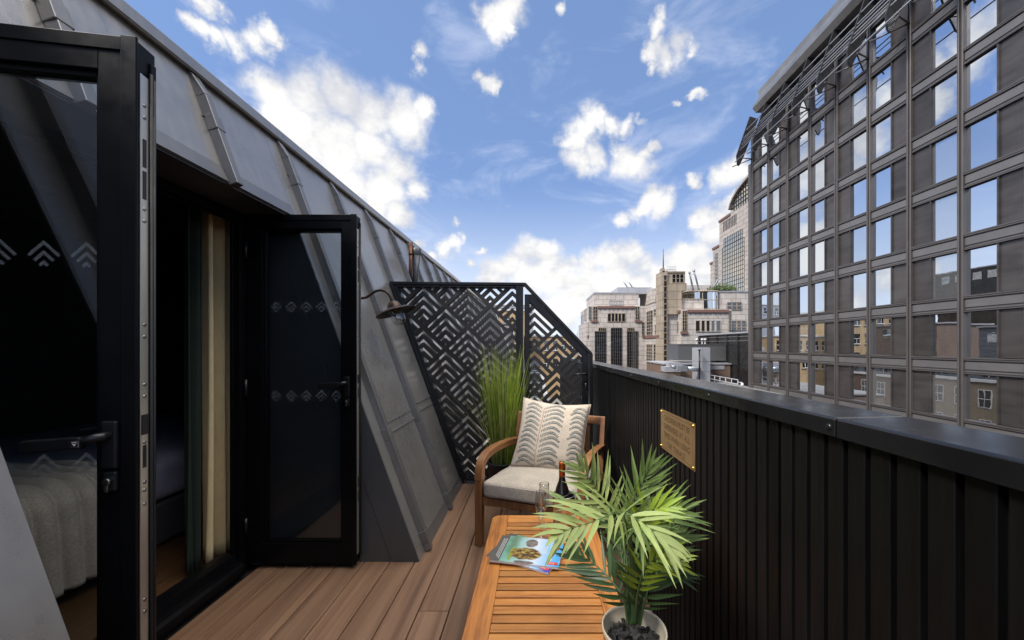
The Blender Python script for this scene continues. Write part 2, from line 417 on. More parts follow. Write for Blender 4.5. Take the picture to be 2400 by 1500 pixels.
def text_mesh(txt, size, align='LEFT'):
    cu = bpy.data.curves.new('txt', 'FONT'); cu.body = txt; cu.size = size; cu.align_x = align; cu.resolution_u = 3
    ob = bpy.data.objects.new('txt', cu); COL.objects.link(ob)
    dg = bpy.context.evaluated_depsgraph_get(); dg.update()
    me = bpy.data.meshes.new_from_object(ob.evaluated_get(dg))
    bpy.data.objects.remove(ob); bpy.data.curves.remove(cu)
    return me
def add_text(mb, txt, size, mat4, align='LEFT', xs=1.0, mi=0):
    me = text_mesh(txt, size, align); b2 = bmesh.new(); b2.from_mesh(me); bpy.data.meshes.remove(me)
    mp = {}
    for v in b2.verts: mp[v.index] = mb.b.verts.new(mat4 @ Vector((v.co.x*xs, v.co.y, v.co.z)))
    for f in b2.faces:
        try: mb.b.faces.new([mp[v.index] for v in f.verts]).material_index = mi
        except ValueError: pass
    b2.free()
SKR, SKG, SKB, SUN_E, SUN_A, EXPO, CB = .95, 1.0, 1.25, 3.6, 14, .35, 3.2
# ================================================================ TERRACE
def RX(z): return -.70-.364*z
SN = Vector((.9397, 0, .3420)); SU = Vector((-.3420, 0, .9397))
def slope(z, off=0., y=0.):
    return Vector((RX(z), y, z)) + SN*off

# ---- deck boards
mb = MB(); rng = random.Random(3)
k = -2
xs = [-1.63+.0]
x = -1.480-.1503
while x < .60:
    x0, x1 = max(x+.003, -1.655), min(x+.1473, .60)
    ys = [-3.0]; yy = -3.0+rng.uniform(.3, 2.6)
    idx = round((x+1.480)/.1503)
    if idx == 6: ys = [-3.0, 1.8125, 5.4]
    else:
        while yy < 8.6:
            if not (.95 < yy < 3.5): ys.append(yy)
            yy += rng.uniform(2.4, 3.6)
    ys.append(9.0)
    for a, b in zip(ys, ys[1:]):
        mb.box((x0, a+.0015, -.025), (x1, b-.0015, 0.))
    x += .1503
structure(mb, 'deck', M['deck'], bevel=.0018, bseg=1)
mb = MB(); mb.box((-1.75, -3.0, -.14), (.60, 9.0, -.03)); structure(mb, 'deck_base', M['cw_dark'])

# ---- the house the terrace belongs to
house = empty('mansard_house', (-1.7, 2, 0), 'dark zinc mansard with raised seams and open black glazed doors, left of the deck', 'house')
def slab_section(y0, y1, z0, name, mat):
    mb = MB()
    mb.prism([(RX(z0), y0, z0), (RX(2.64), y0, 2.64), (-1.72, y0, 2.64), (-1.72, y0, z0)], (0, y1-y0, 0))
    return mb.build(name, mat, house)
YN, YF = .7586, 2.226
slab_section(-3.2, YN, -.02, 'roof_slope', M['zinc'])
slab_section(YF, 15., -.02, 'roof_slope', M['zinc'])
slab_section(YN+.002, YF-.002, 2.06, 'lintel', M['zinc'])
# folded strips along sheet edges, proud of the sheet
def strip(y0, y1, z0, z1, t, mb):
    a, b = slope(z0), slope(z1)
    a2, b2 = a+SN*t, b+SN*t*.3
    mb.prism([(p.x, y0, p.z) for p in (a-SN*.001, a2, b2, b-SN*.001)], (0, y1-y0, 0))
def seam(y0, y1, z0, z1, th):
    mb = MB(); strip(y0, y1, z0, z1, th, mb); mb.build('cladding_seam', M['zinc_trim'], house)
BAT = [1.18+.585*i for i in range(-7, 23)]
for i, y in enumerate(BAT[:-1]):
    a, b = y+.026, BAT[i+1]-.026
    if b < YN+.2 or a > YF-.3:
        aa = max(a, YF+.003) if a > 1.5 else a
        bb = min(b, YN-.003) if b < 1.3 else b
        dz = 0.03*((i*7) % 3)
        seam(aa, bb, .72+dz, .735+dz, .010); seam(aa, bb, .785+dz, .80+dz, .008); seam(aa, bb, .0, .075, .010)
seam(YN+.004, 1.74, 2.062, 2.135, .009); seam(1.792, YF-.004, 2.062, 2.135, .009)
for y in BAT:
    z0 = 2.05 if YN < y < YF else .002
    mb = MB()
    a = slope(z0, 0, y); L = (2.60-z0)/.9397
    w, h = .046, .042
    # tapered at the top where it dies into the ridge trim
    mb.prism([a+Vector((0, -w/2, 0)), a+Vector((0, w/2, 0)), a+Vector((0, w/2*.86, 0))+SN*h, a+Vector((0, -w/2*.86, 0))+SN*h], SU*(L-.14))
    t0 = a+SU*(L-.14)
    v = [mb.b.verts.new(p) for p in (t0+Vector((0,-w/2,0)), t0+Vector((0,w/2,0)), t0+Vector((0,w/2*.86,0))+SN*h, t0+Vector((0,-w/2*.86,0))+SN*h,
                                      t0+SU*.13+Vector((0,-w/2,0)), t0+SU*.13+Vector((0,w/2,0)), t0+SU*.13+Vector((0,w/2,0))+SN*.012, t0+SU*.13+Vector((0,-w/2,0))+SN*.012)]
    for f in ((0,3,2,1),(4,5,6,7),(0,1,5,4),(1,2,6,5),(2,3,7,6),(3,0,4,7)): mb.b.faces.new([v[i] for i in f])
    zz = [2.31] if z0 > 1 else [.055, .70+.03*(round(y*5) % 3), 1.45+.1*(round(y*3) % 2), 2.30]
    for z in zz:
        c = slope(z, 0, y); q = .003
        mb.obox(c+Vector((0, -w/2-q, 0))-SU*.005, Vector((0, w+2*q, 0)), SN*(h+q), SU*.075)
        mb.obox(c+Vector((0, -w/2-.012, 0))+SU*.062+SN*.001, Vector((0, w+.024, 0)), SN*.006, SU*.006)
    mb.build('batten', M['zinc_trim'], house, bevel=.003)
# ridge trim
mb = MB()
prof = [(-1.645, 2.590), (-1.618, 2.586), (-1.612, 2.596), (-1.620, 2.650), (-1.632, 2.662), (-1.85, 2.668), (-1.85, 2.64), (-1.668, 2.64)]
for a, b in ((-3.2, .35), (.353, 3.25), (3.253, 6.2), (6.203, 15.)):
    mb.prism([(px, a, pz) for px, pz in prof], (0, b-a, 0))
mb.build('ridge_trim', M['zinc'], house)
# flashing on the far cheek, sloping with the roof edge
mb = MB()
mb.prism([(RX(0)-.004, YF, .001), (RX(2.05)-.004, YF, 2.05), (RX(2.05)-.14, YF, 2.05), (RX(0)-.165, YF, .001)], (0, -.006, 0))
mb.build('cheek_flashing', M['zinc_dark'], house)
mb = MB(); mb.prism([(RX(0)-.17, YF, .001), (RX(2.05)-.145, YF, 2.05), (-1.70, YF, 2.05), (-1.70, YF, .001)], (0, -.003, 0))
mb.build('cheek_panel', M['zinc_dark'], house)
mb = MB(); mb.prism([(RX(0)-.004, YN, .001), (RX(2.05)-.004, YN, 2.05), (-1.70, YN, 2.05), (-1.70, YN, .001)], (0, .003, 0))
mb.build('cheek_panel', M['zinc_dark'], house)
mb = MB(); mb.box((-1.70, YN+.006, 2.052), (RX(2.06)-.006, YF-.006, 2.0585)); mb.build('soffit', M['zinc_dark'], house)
mb = MB(); mb.box((-9, -3.2, 2.50), (-1.725, 15, 2.62)); mb.build('flat_roof', M['roof_felt'], house)
# door frame
mb = MB()
mb.box((-1.742, YN+.004, .0), (-1.685, .80, 2.05)); mb.box((-1.742, 2.109, .0), (-1.687, YF-.004, 2.05))
mb.box((-1.742, .80, 2.005), (-1.685, 2.109, 2.05))
mb.prism([(-1.655, .80, .0), (-1.655, .80, .050), (-1.672, .80, .062), (-1.70, .80, .066), (-1.715, .80, .108), (-1.755, .80, .114), (-1.79, .80, .114), (-1.79, .80, 0)], (0, 1.309, 0))
mb.box((-1.735, .80, .1145), (-1.72, .812, 2.005)); mb.box((-1.735, 2.097, .1145), (-1.72, 2.109, 2.005)); mb.box((-1.735, .812, 1.993), (-1.72, 2.097, 2.005))
mb.build('door_frame', M['black_frame'], house, bevel=.002)

CH_T, CH_E = .094, .88
def chevron(mb, x, zt, hw, hh, yv, n=4, pitch=.22, tk=.12, mirror=1):
    for k in range(n):
        a = k*pitch; e = .88; tt = min(tk, e-a)
        if a >= e: break
        pts = [(a, a), (e, a), (e, a+tt), (a+tt, a+tt), (a+tt, e), (a, e)] if a+tt < e-.001 else [(a, a), (e, a), (e, e), (a, e)]
        P = [(x+(u-v)*hw, yv, zt-(u+v)*hh) for u, v in pts]
        if len(P) == 6:
            mb.poly([P[0], P[1], P[2], P[3]]); mb.poly([P[0], P[3], P[4], P[5]])
        else: mb.poly(P)
def door_leaf(hx, hy, ang, label, free_strip_front):
    """leaf hinged at (hx,hy); local x towards the free edge, y away from the viewer"""
    w, t, z0, z1 = .64, .052, .032, 2.05
    root = bpy.data.objects.new('door', None)
    mb = MB()
    st = .088; bt = .115; tp = .078
    mb.box((0, 0, z0), (st, t, z1)); mb.box((w-st, 0, z0), (w-.006, t, z1))
    mb.box((st, 0, z0), (w-st, t, z0+bt)); mb.box((st, 0, z1-tp), (w-st, t, z1))
    # raised outer lip and glazing bead
    mb.box((w-.036, -.007, z0-.004), (w-.002, -.0005, z1+.006)); mb.box((.0, -.004, z1-.03), (w-.037, -.0005, z1+.004))
    mb.box((w-.0055, .034, z0+.02), (w-.001, .050, z1-.03))
    for bx in ((st, st+.014, z0+bt, z1-tp), (w-st-.014, w-st, z0+bt, z1-tp)):
        mb.box((bx[0]+.0005, .012, bx[2]), (bx[1]-.0005, t-.008, bx[3]))
    mb.box((st+.014, .012, z0+bt+.0005), (w-st-.014, t-.008, z0+bt+.014)); mb.box((st+.014, .012, z1-tp-.014), (w-st-.014, t-.008, z1-tp-.0005))
    d = mb.build('door', M['black_frame'], None, origin=(0, 0, 0), bevel=.0025)
    bpy.data.objects.remove(root)
    d.parent = house
    d.matrix_basis = worldmat(house).inverted() @ (Matrix.Translation((hx, hy, 0)) @ Matrix.Rotation(ang, 4, 'Z'))
    d['label'] = label
    mb = MB(); mb.box((st+.006, .024, z0+bt+.006), (w-st-.006, .030, z1-tp-.006)); mb.build('pane', M['glass'], d, local=True)
    x = st+.066
    while x < w-st-.02:
        for zt in (1.555, 1.035):
            mb = MB(); chevron(mb, x, zt, .0385, .040, .0232, n=3, pitch=.30, tk=.135)
            bmesh.ops.bisect_plane(mb.b, geom=mb.b.verts[:]+mb.b.edges[:]+mb.b.faces[:], plane_co=(w-st-.015, 0, 0), plane_no=(1, 0, 0), clear_outer=True)
            mb.build('etched_chevron', M['film'], d, local=True, recalc=False)
        x += .0885
    # espagnolette strip on the free edge: bright metal with slots and screws
    mb = MB()
    sx = w-.0058
    mb.box((sx, .006, z0+.05), (sx+.003, .029, z1-.075))
    s = mb.build('lock_strip', M['steel'], d, local=True, bevel=.001)
    mb = MB()
    for zc, hl in ((1.78, .035), (1.70, .035), (1.02, .028), (.50, .03), (.42, .03)):
        mb.box((sx+.0028, .0125, zc-hl), (sx+.0042, .0215, zc+hl))
    mb.box((sx+.0028, .008, 1.075), (sx+.0052, .0265, 1.125))
    mb.build('slot', M['dark_slot'], s, local=True)
    mb = MB()
    for zc in (1.90, 1.87, 1.64, 1.61, 1.35, 1.32, 1.20, 1.17, 1.055, .955, .935, .90, .66, .63, .3, .27):
        mb.lathe([(0, 0), (.0045, 0), (.0045, .0012), (.002, .0016), (0, .0010)], seg=10, mat=Matrix.Translation((sx+.003, .0172, zc)) @ Matrix.Rotation(R(90), 4, 'Y'))
    mb.build('screw', M['screw'], s, local=True)
    mb = MB()
    mb.tube([(w-.0005, .0335, z0+.03), (w-.0005, .0335, z1-.06)], .0035, 8); mb.tube([(w-.0005, .0425, z0+.03), (w-.0005, .0425, z1-.07)], .003, 8)
    mb.build('gasket', M['gasket'], d, local=True)
    # handles both sides
    mb = MB()
    for sgn, yb in ((-1, -.001), (1, t+.001)):
        y0 = yb
        mb.box((w-.072, min(y0, y0+sgn*.012), 1.00), (w-.040, max(y0, y0+sgn*.012), 1.115))
        lv = [(w-.056, y0+sgn*.010, 1.082), (w-.056, y0+sgn*.026, 1.082), (w-.066, y0+sgn*.034, 1.081), (w-.086, y0+sgn*.036, 1.075)]
        mb.tube(lv, [.010, .010, .010, .0095], 12)
        mb.obox((w-.085, y0+sgn*.036-.009, 1.058), (-.118, 0, -.006), (0, .018, 0), (0, 0, .028))
        mb.box((w-.070, min(y0, y0+sgn*.010), .945), (w-.042, max(y0, y0+sgn*.010), .992))
    hd = mb.build('handle', M['black'], d, local=True, bevel=.004, bseg=3)
    for sgn, yb in ((-1, -.001), (1, t+.001)):
        yk = yb+sgn*.0105; mb = MB()
        mb.lathe([(0, 0), (.0085, 0), (.0085, .008), (0, .008)], seg=16, mat=Matrix.Translation((w-.056, yk, .970)) @ Matrix.Rotation(R(90 if sgn < 0 else -90), 4, 'X'))
        mb.box((w-.060, min(yk, yk+sgn*.008), .946), (w-.052, max(yk, yk+sgn*.008), .968))
        mb.build('key_cylinder', M['screw'], d, local=True, bevel=.001)
    if free_strip_front:
        mb = MB()
        xx, yy, zz = w-.094, -.0462, 1.070
        mb.box((xx-.007, yy, zz-.007), (xx+.007, yy+.001, zz+.007))
        mb.build('handle_badge', M['paper_grey'], d, local=True)
        mb = MB()
        y2 = yy-.0006
        mb.poly([(xx-.0062, y2, zz-.0062), (xx+.0062, y2, zz-.0062), (xx+.0062, y2, zz+.0062), (xx-.0062, y2, zz+.0062)], 1)
        y3 = yy-.0012
        mb.poly([(xx-.004, y3, zz+.002), (xx-.0022, y3, zz+.002), (xx, y3, zz-.001), (xx, y3, zz-.004)]); mb.poly([(xx+.004, y3, zz+.002), (xx, y3, zz-.004), (xx, y3, zz-.001), (xx+.0022, y3, zz+.002)])
        mb.poly([(xx-.005, y3, zz+.0038), (xx+.005, y3, zz+.0038), (xx+.005, y3, zz+.005), (xx-.005, y3, zz+.005)])
        mb.build('badge_mark', [M['white_paint'], M['dark_slot']], d, local=True, recalc=False)
    return d
door_leaf(-1.612, .816, R(9), 'black glazed door leaf nearest the camera, its lever handle and key cylinder showing', True)
door_leaf(-1.680, 2.150, R(0), 'far black glazed door leaf standing square to the wall in front of the dark cheek', False)
# hinges on the far jamb
mb = MB()
for z in (.25, 1.05, 1.85): mb.tube([(-1.676, 2.139, z-.05), (-1.676, 2.139, z+.05)], .009, 10)
mb.build('hinge', M['black'], house)
# room behind the doors
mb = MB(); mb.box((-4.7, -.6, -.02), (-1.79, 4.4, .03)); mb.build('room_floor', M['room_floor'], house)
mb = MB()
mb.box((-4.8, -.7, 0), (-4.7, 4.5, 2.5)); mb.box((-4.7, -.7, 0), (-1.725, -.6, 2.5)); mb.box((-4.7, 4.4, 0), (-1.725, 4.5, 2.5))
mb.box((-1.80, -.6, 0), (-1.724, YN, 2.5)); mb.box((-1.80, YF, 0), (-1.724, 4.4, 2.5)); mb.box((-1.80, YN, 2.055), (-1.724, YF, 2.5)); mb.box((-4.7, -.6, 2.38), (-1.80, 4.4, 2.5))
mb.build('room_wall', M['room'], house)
# street facade under the parapet
mb = MB(); mb.box((.605, -6, -22), (.66, 9.0, -.03)); mb.build('street_wall', M['yellow_brick'], house)

# ---- bed, throw, curtains
bed = empty('bed', (-3.1, 2.3, .03), 'low bed with slate grey linen on a charcoal base, inside the dark room', 'bed')
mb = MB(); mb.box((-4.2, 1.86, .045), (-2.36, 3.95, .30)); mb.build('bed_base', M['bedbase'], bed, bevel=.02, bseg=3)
def cushion(mb, x0, x1, y0, y1, z0, z1, n=16, bulge=.02, rnd=.05, fn=None):
    """soft rounded block"""
    cx, cy, cz = (x0+x1)/2, (y0+y1)/2, (z0+z1)/2; hx, hy, hz = (x1-x0)/2, (y1-y0)/2, (z1-z0)/2
    tmp = bmesh.new(); bmesh.ops.create_cube(tmp, size=2); bmesh.ops.subdivide_edges(tmp, edges=tmp.edges[:], cuts=n, use_grid_fill=True)
    mp = {}
    for v in tmp.verts:
        p = v.co.copy(); q = []
        for c, h in zip(p, (hx, hy, hz)): q.append(c*h)
        # rounded box projection
        inner = Vector([max(-h+rnd, min(h-rnd, c)) if h > rnd else 0 for c, h in zip(q, (hx, hy, hz))])
        d = Vector(q)-inner
        if d.length > 1e-9: d = d.normalized()*min(rnd, min(hx, hy, hz))
        r = inner+d
        k = (1-p.x**2)*(1-p.y**2)
        r.z += bulge*k*(1 if p.z > 0 else -.3)*abs(p.z)
        r += Vector((mnoise.noise(r*7), mnoise.noise(r*7+Vector((9,0,0))), mnoise.noise(r*9+Vector((0,5,0)))))*.004
        r = r+Vector((cx, cy, cz))
        if fn: r = fn(r)
        mp[v.index] = mb.b.verts.new(r)
    for f in tmp.faces:
        g = mb.b.faces.new([mp[v.index] for v in f.verts]); g.smooth = True
    tmp.free()
mb = MB(); cushion(mb, -4.2, -2.36, 1.86, 3.95, .30, .58, 14, .02, .07); mb.build('mattress', M['sheet'], bed)
# quilted throw hanging over the bed corner
mb = MB(); NX, NY = 60, 70
grid = []
for j in range(NY+1):
    y = 1.62+(2.10-1.62)*j/NY; row = []
    for i in range(NX+1):
        s = i/NX*1.15   # arc length from the top out over the edge and down
        top = .62
        if s < top: px, pz = -2.98+s, .60
        elif s < top+.10:
            a = (s-top)/.10*math.pi/2; px, pz = -2.36+.064*math.sin(a), .60-.064*(1-math.cos(a))
        else: px, pz = -2.296+.01*math.sin(s*9), .536-(s-top-.10)
        qc = abs(math.sin((y+.09*math.sin(s*2.2))*math.pi/.088))
        lift = .048*(qc**.5)+.004*mnoise.noise(Vector((s*14, y*20, 0)))
        nx = 0 if s < top else min(1, (s-top)/.1)
        row.append(mb.b.verts.new((px+lift*nx, y, pz+lift*(1-nx))))
    grid.append(row)
for j in range(NY):
    for i in range(NX):
        f = mb.b.faces.new((grid[j][i], grid[j][i+1], grid[j+1][i+1], grid[j+1][i])); f.smooth = True
o = mb.build('quilted_throw', M['quilt'], label='brown quilted throw hanging over the bed edge, seen through the near door glass', cat='throw')
sd = o.modifiers.new('s', 'SOLIDIFY'); sd.thickness = .018; sd.offset = -1
def curtain(name, x, y0, y1, folds, amp, mat, label):
    mb = MB(); N = 90; Z = 24; g = []
    for j in range(Z+1):
        z = .045+(2.24-.045)*j/Z; row = []
        for i in range(N+1):
            u = i/N; yy = y0+(y1-y0)*u+.012*math.sin(z*1.3+u*6)*(1-j/Z)
            xx = x+amp*math.sin(u*folds*2*math.pi+.3*math.sin(z*.9))+.012*math.sin(u*folds*4*math.pi+1.3)
            row.append(mb.b.verts.new((xx, yy, z)))
        g.append(row)
    for j in range(Z):
        for i in range(N):
            f = mb.b.faces.new((g[j][i], g[j][i+1], g[j+1][i+1], g[j+1][i])); f.smooth = True
    o = mb.build(name, mat, label=label, cat='curtain'); s = o.modifiers.new('s', 'SOLIDIFY'); s.thickness = .004
curtain('curtain', -1.89, 2.10, 2.40, 3.5, .050, M['curtain'], 'long cream curtain gathered in folds just inside the far side of the doorway')
curtain('curtain', -1.90, 2.00, 2.09, 1.5, .02, M['curtain_dark'], 'dark green curtain edge hanging beside the cream one inside the doorway')

# ---- parapet on the right
def cap_top(y): return EYE-(.140+.0161*(y-1.07))
par = empty('parapet_wall', (.60, 3, 0), 'black vertically slatted parapet wall with a wide metal coping, along the right of the deck', 'wall')
mb = MB()
mb.prism([(.575, -1.6, -.03), (.575, 9., -.03), (.575, 9., cap_top(9)-.012), (.575, -1.6, cap_top(-1.6)-.012)], (.028, 0, 0))
mb.build('wall_core', M['black'], par)
mb = MB(); y = -1.6
while y < 8.95:
    mb.prism([(.5745, y, .004), (.5745, y+.035, .004), (.5745, y+.035, cap_top(y)-.02), (.5745, y, cap_top(y)-.02)], (-.0145, 0, 0))
    y += .0456
mb.build('slat_cladding', pbr('stained black slats', (.0038, .0037, .0038), .5, 0, .35, 5, (10, 10, .6), isl=.35, spec=.15, bump=.25, bs=14), par, bevel=.0015, bseg=1)
for a, b in ((-1.6, .675), (.679, 3.62), (3.624, 9.)):
    mb = MB(); v = []
    for y in (a, b):
        t = cap_top(y)
        v.append([mb.b.verts.new(p) for p in ((.545, y, t-.036), (.545, y, t-.003), (.549, y, t), (.672, y, t+.003), (.676, y, t-.001), (.676, y, t-.05), (.604, y, t-.05), (.604, y, t-.013), (.552, y, t-.013), (.552, y, t-.036))])
    n = 10
    for i in range(n): mb.b.faces.new((v[0][i], v[1][i], v[1][(i+1) % n], v[0][(i+1) % n]))
    mb.b.faces.new(v[0]); mb.b.faces.new(v[1][::-1])
    cp = mb.build('coping', M['coping'], par, bevel=.0012, bseg=1)
    for y in (.176, .692, 1.176, 1.658, 2.155, 2.66, 3.16, 4.1, 5.0):
        if a < y < b:
            mb = MB(); mb.lathe([(.0062, 0), (.0058, .002), (.0036, .0036), (0, .0042)], seg=14, mat=Matrix.Translation((.545, y, cap_top(y)-.019)) @ Matrix.Rotation(R(-90), 4, 'Y'))
            mb.build('screw', M['coping'], cp)

# ---- plaque
pq = empty('wall_plaque', (.556, 1.48, .93), 'brass plaque asking for children to be supervised, screwed to the black slatted wall', 'plaque')
P4 = [(1.665, 1.0135), (1.308, 1.0215), (1.308, .852), (1.665, .842)]   # y,z  TL TR BR BL
mb = MB(); mb.prism([(.5598, y, z) for y, z in P4], (-.0035, 0, 0)); mb.build('plate', M['brass'], pq, bevel=.0008)
mb = MB()
T = Matrix(((0, 0, -1, .5560), (-1, 0, 0, 0), (0, 1, 0, 0), (0, 0, 0, 1)))
for i, ln in enumerate(('CHILDREN MUST BE', 'SUPERVISED AT ALL', 'TIMES WHEN USING', 'THE TERRACE')):
    tm = T.copy(); tm[1][3] = 1.4865; tm[2][3] = .974-.0365*i
    me = text_mesh(ln, .0325); wd = max(v.co.x for v in me.vertices); bpy.data.meshes.remove(me)
    add_text(mb, ln, .0325, tm, 'CENTER', xs=(.190 if i == 3 else .276)/wd)
for a, b in (((1.650, 1.0045), (1.323, 1.0115)), ((1.323, .863), (1.650, .853))):
    mb.poly([(.5560, a[0], a[1]-.0006), (.5560, b[0], b[1]-.0006), (.5560, b[0], b[1]+.0006), (.5560, a[0], a[1]+.0006)])
for a, b in (((1.650, 1.0045), (1.650, .853)), ((1.323, 1.0115), (1.323, .863))):
    mb.poly([(.5560, a[0]-.0007, a[1]), (.5560, a[0]+.0007, a[1]), (.5560, b[0]+.0007, b[1]), (.5560, b[0]-.0007, b[1])])
mb.build('lettering', M['ink'], pq, recalc=False)
for y, z in ((1.655, 1.004), (1.318, 1.012), (1.318, .862), (1.655, .852)):
    mb = MB(); mb.lathe([(.0065, 0), (.0062, .003), (.004, .0052), (0, .006)], seg=14, mat=Matrix.Translation((.556, y, z)) @ Matrix.Rotation(R(-90), 4, 'Y')); mb.build('screw', M['brass_screw'], pq)

# ---- patterned privacy screen with gate
YS = 3.49
def S(px, py, y=YS): return ((px-CX)*YS/F, y, EYE-(py-CY)*YS/F)
scr = empty('privacy_screen', (-.1, YS, 0), 'black metal privacy screen laser cut with nested chevrons, closing off the end of the deck', 'screen')
TX, TZ, HW, HH = (1095.5-CX)*YS/F, EYE-(672-CY)*YS/F, .2105, .2015
def lattice(poly, y0, name, parent, th=.004):
    mb = MB(); bp = sorted({0., 1., CH_E} | {round(.2*k, 3) for k in range(5)} | {round(.2*k+CH_T, 3) for k in range(5)})
    bp = [b for b in bp if not (CH_E < b < 1.)]
    def solid(u, v):
        m_, M_ = min(u, v), max(u, v)
        if M_ > CH_E: return True
        return not any(.2*k < m_ < .2*k+CH_T for k in range(5))
    minx = min(p[0] for p in poly); maxx = max(p[0] for p in poly); minz = min(p[2] for p in poly); maxz = max(p[2] for p in poly)
    vs = {}
    def V(U, Vv):
        key = (round(U, 3), round(Vv, 3))
        if key not in vs: vs[key] = mb.b.verts.new((TX+(U-Vv)*HW, y0, TZ-(U+Vv)*HH))
        return vs[key]
    for a in range(-8, 14):
        for c in range(-10, 12):
            cx_ = TX+(a-c)*HW; cz_ = TZ-(a+c+1)*HH
            if cx_ < minx-.25 or cx_ > maxx+.25 or cz_ < minz-.25 or cz_ > maxz+.25: continue
            for i in range(len(bp)-1):
                for j in range(len(bp)-1):
                    if solid((bp[i]+bp[i+1])/2, (bp[j]+bp[j+1])/2):
                        mb.b.faces.new((V(a+bp[i], c+bp[j]), V(a+bp[i+1], c+bp[j]), V(a+bp[i+1], c+bp[j+1]), V(a+bp[i], c+bp[j+1])))
    n = len(poly); ctr = Vector((sum(p[0] for p in poly)/n, 0, sum(p[2] for p in poly)/n))
    for i in range(n):
        p, q = Vector(poly[i]), Vector(poly[(i+1) % n]); p.y = q.y = 0
        nr = Vector((q.z-p.z, 0, -(q.x-p.x)))
        if nr.dot(ctr-p) > 0: nr = -nr
        bmesh.ops.bisect_plane(mb.b, geom=mb.b.verts[:]+mb.b.edges[:]+mb.b.faces[:], plane_co=p, plane_no=nr, clear_outer=True)
    r = bmesh.ops.extrude_face_region(mb.b, geom=mb.b.faces[:])
    for v in r['geom']:
        if isinstance(v, bmesh.types.BMVert): v.co.y += th
    return mb.build(name, M['laser'], parent)
LP = [S(933, 673), S(1209.5, 675), S(1209.5, 1119), S(1092, 1119)]
GP = [S(1241, 707), S(1363.5, 832), S(1363.5, 1121), S(1241, 1121)]
lattice(LP, YS, 'lattice_panel', scr); lattice(LP, YS+.045, 'lattice_panel', scr)
fr = (0, .10, 0); Yf = YS-.025
def bar(mb, pts, y, d): mb.prism([S(a, b, y) for a, b in pts], (0, d, 0))
mb = MB()
bar(mb, [(914.7, 660.5), (1232, 663.4), (1229, 670), (924, 668)], Yf-.006, .115)      # outer top
bar(mb, [(914.7, 660.5), (924, 668), (1088, 1120), (1086, 1132)], Yf-.006, .115)
bar(mb, [(924, 668.5), (1209, 670.5), (1209, 675), (934, 673.5)], Yf, .10)
bar(mb, [(924.5, 669), (934, 673.5), (1093.5, 1118), (1089, 1124)], Yf, .10)
bar(mb, [(1089, 1124.5), (1093.5, 1118.5), (1209, 1118.5), (1209, 1130)], Yf, .10)
mb.build('frame', M['black'], scr, bevel=.004)
mb = MB(); bar(mb, [(1209.3, 670.5), (1226, 670.5), (1226, 1131), (1209.3, 1131)], Yf, .10); bar(mb, [(1213, 671), (1216, 671), (1216, 1130), (1213, 1130)], Yf-.004, .004)
mb.build('post', M['black'], scr, bevel=.005)
mb = MB()
bar(mb, [(1232.3, 663.4), (1388.5, 828), (1381.5, 831), (1229.3, 670)], Yf-.006, .115)
bar(mb, [(1381.5, 831.3), (1388.5, 828.3), (1388.5, 1131), (1381.5, 1131)], Yf-.006, .115)
mb.build('frame', M['black'], scr, bevel=.004)
mb = MB(); g = MB()
bar(mb, [(1229.5, 690), (1241.5, 690), (1241.5, 1124), (1229.5, 1124)], Yf+.012, .06)
bar(mb, [(1241.6, 690), (1246, 690), (1379, 829.5), (1363.5, 834), (1241.6, 708)], Yf+.012, .06)
bar(mb, [(1363.6, 834.2), (1379, 829.8), (1379, 1124), (1363.6, 1124)], Yf+.012, .06)
bar(mb, [(1241.6, 1116), (1363.5, 1116), (1363.5, 1124), (1241.6, 1124)], Yf+.012, .06)
gate = mb.build('gate', M['black'], scr, bevel=.004)
lattice(GP, YS, 'lattice_panel', gate); lattice(GP, YS+.045, 'lattice_panel', gate)
mb = MB(); a = Vector(S(1372, 875, Yf+.012)); mb.tube([a, a+Vector((0, -.045, 0)), a+Vector((-.02, -.052, 0)), a+Vector((-.115, -.05, -.006))], .0085, 10)
mb.obox(a+Vector((-.016, -.006, -.14)), (.032, 0, 0), (0, .006, 0), (0, 0, .18))
mb.build('handle', M['black'], gate)
mb = MB(); b = Vector(S(1372, 900, Yf+.0055)); mb.lathe([(0, 0), (.008, 0), (.008, .004), (0, .004)], seg=12, mat=Matrix.Translation(b) @ Matrix.Rotation(R(90), 4, 'X')); mb.obox(b+Vector((-.004, -.004, -.028)), (.008, 0, 0), (0, .004, 0), (0, 0, .02)); mb.build('key_cylinder', M['screw'], gate)

# ---- swan neck lamp on the zinc
YL = 2.66; SC = F/YL
def Lp(px, py, y=YL): return W(px, py, y)
lamp = empty('wall_lamp', Lp(836, 699), 'aged bronze swan neck lamp with wide shade and glass jar on the zinc roof', 'lamp')
mb = MB()
mb.tube([Lp(835, 699), Lp(848, 699), Lp(858, 697), Lp(866, 692), Lp(874, 686), Lp(883, 681.5), Lp(893, 680), Lp(903, 682.5), Lp(911, 689), Lp(916, 698), Lp(919, 708)], .0095, 12)
mb.build('arm', M['bronze'], lamp)
mb = MB(); mb.lathe([(0, 0), (.04, 0), (.04, .006), (.03, .012), (0, .012)], seg=24, mat=Matrix.Translation(slope(1.635, -.006, YL)) @ Matrix.Rotation(R(70), 4, 'Y')); mb.build('wall_plate', M['bronze'], lamp)
LT = Matrix.Translation(Lp(920, 707)) @ Matrix.Rotation(R(-19), 4, 'Y')
mb = MB(); mb.lathe([(0, .006), (.014, .006), (.030, -.002), (.043, -.020), (.048, -.040), (.050, -.046), (.075, -.052), (.105, -.062), (.141, -.078), (.1415, -.081), (.105, -.066), (.07, -.057), (.04, -.052), (0, -.05)], seg=48, mat=LT); mb.build('lamp_shade', M['bronze'], lamp)
mb = MB(); mb.lathe([(.046, -.050), (.046, -.060), (.0475, -.064), (.0475, -.13), (.044, -.15), (.035, -.165), (.02, -.174), (0, -.177)], seg=32, mat=LT)
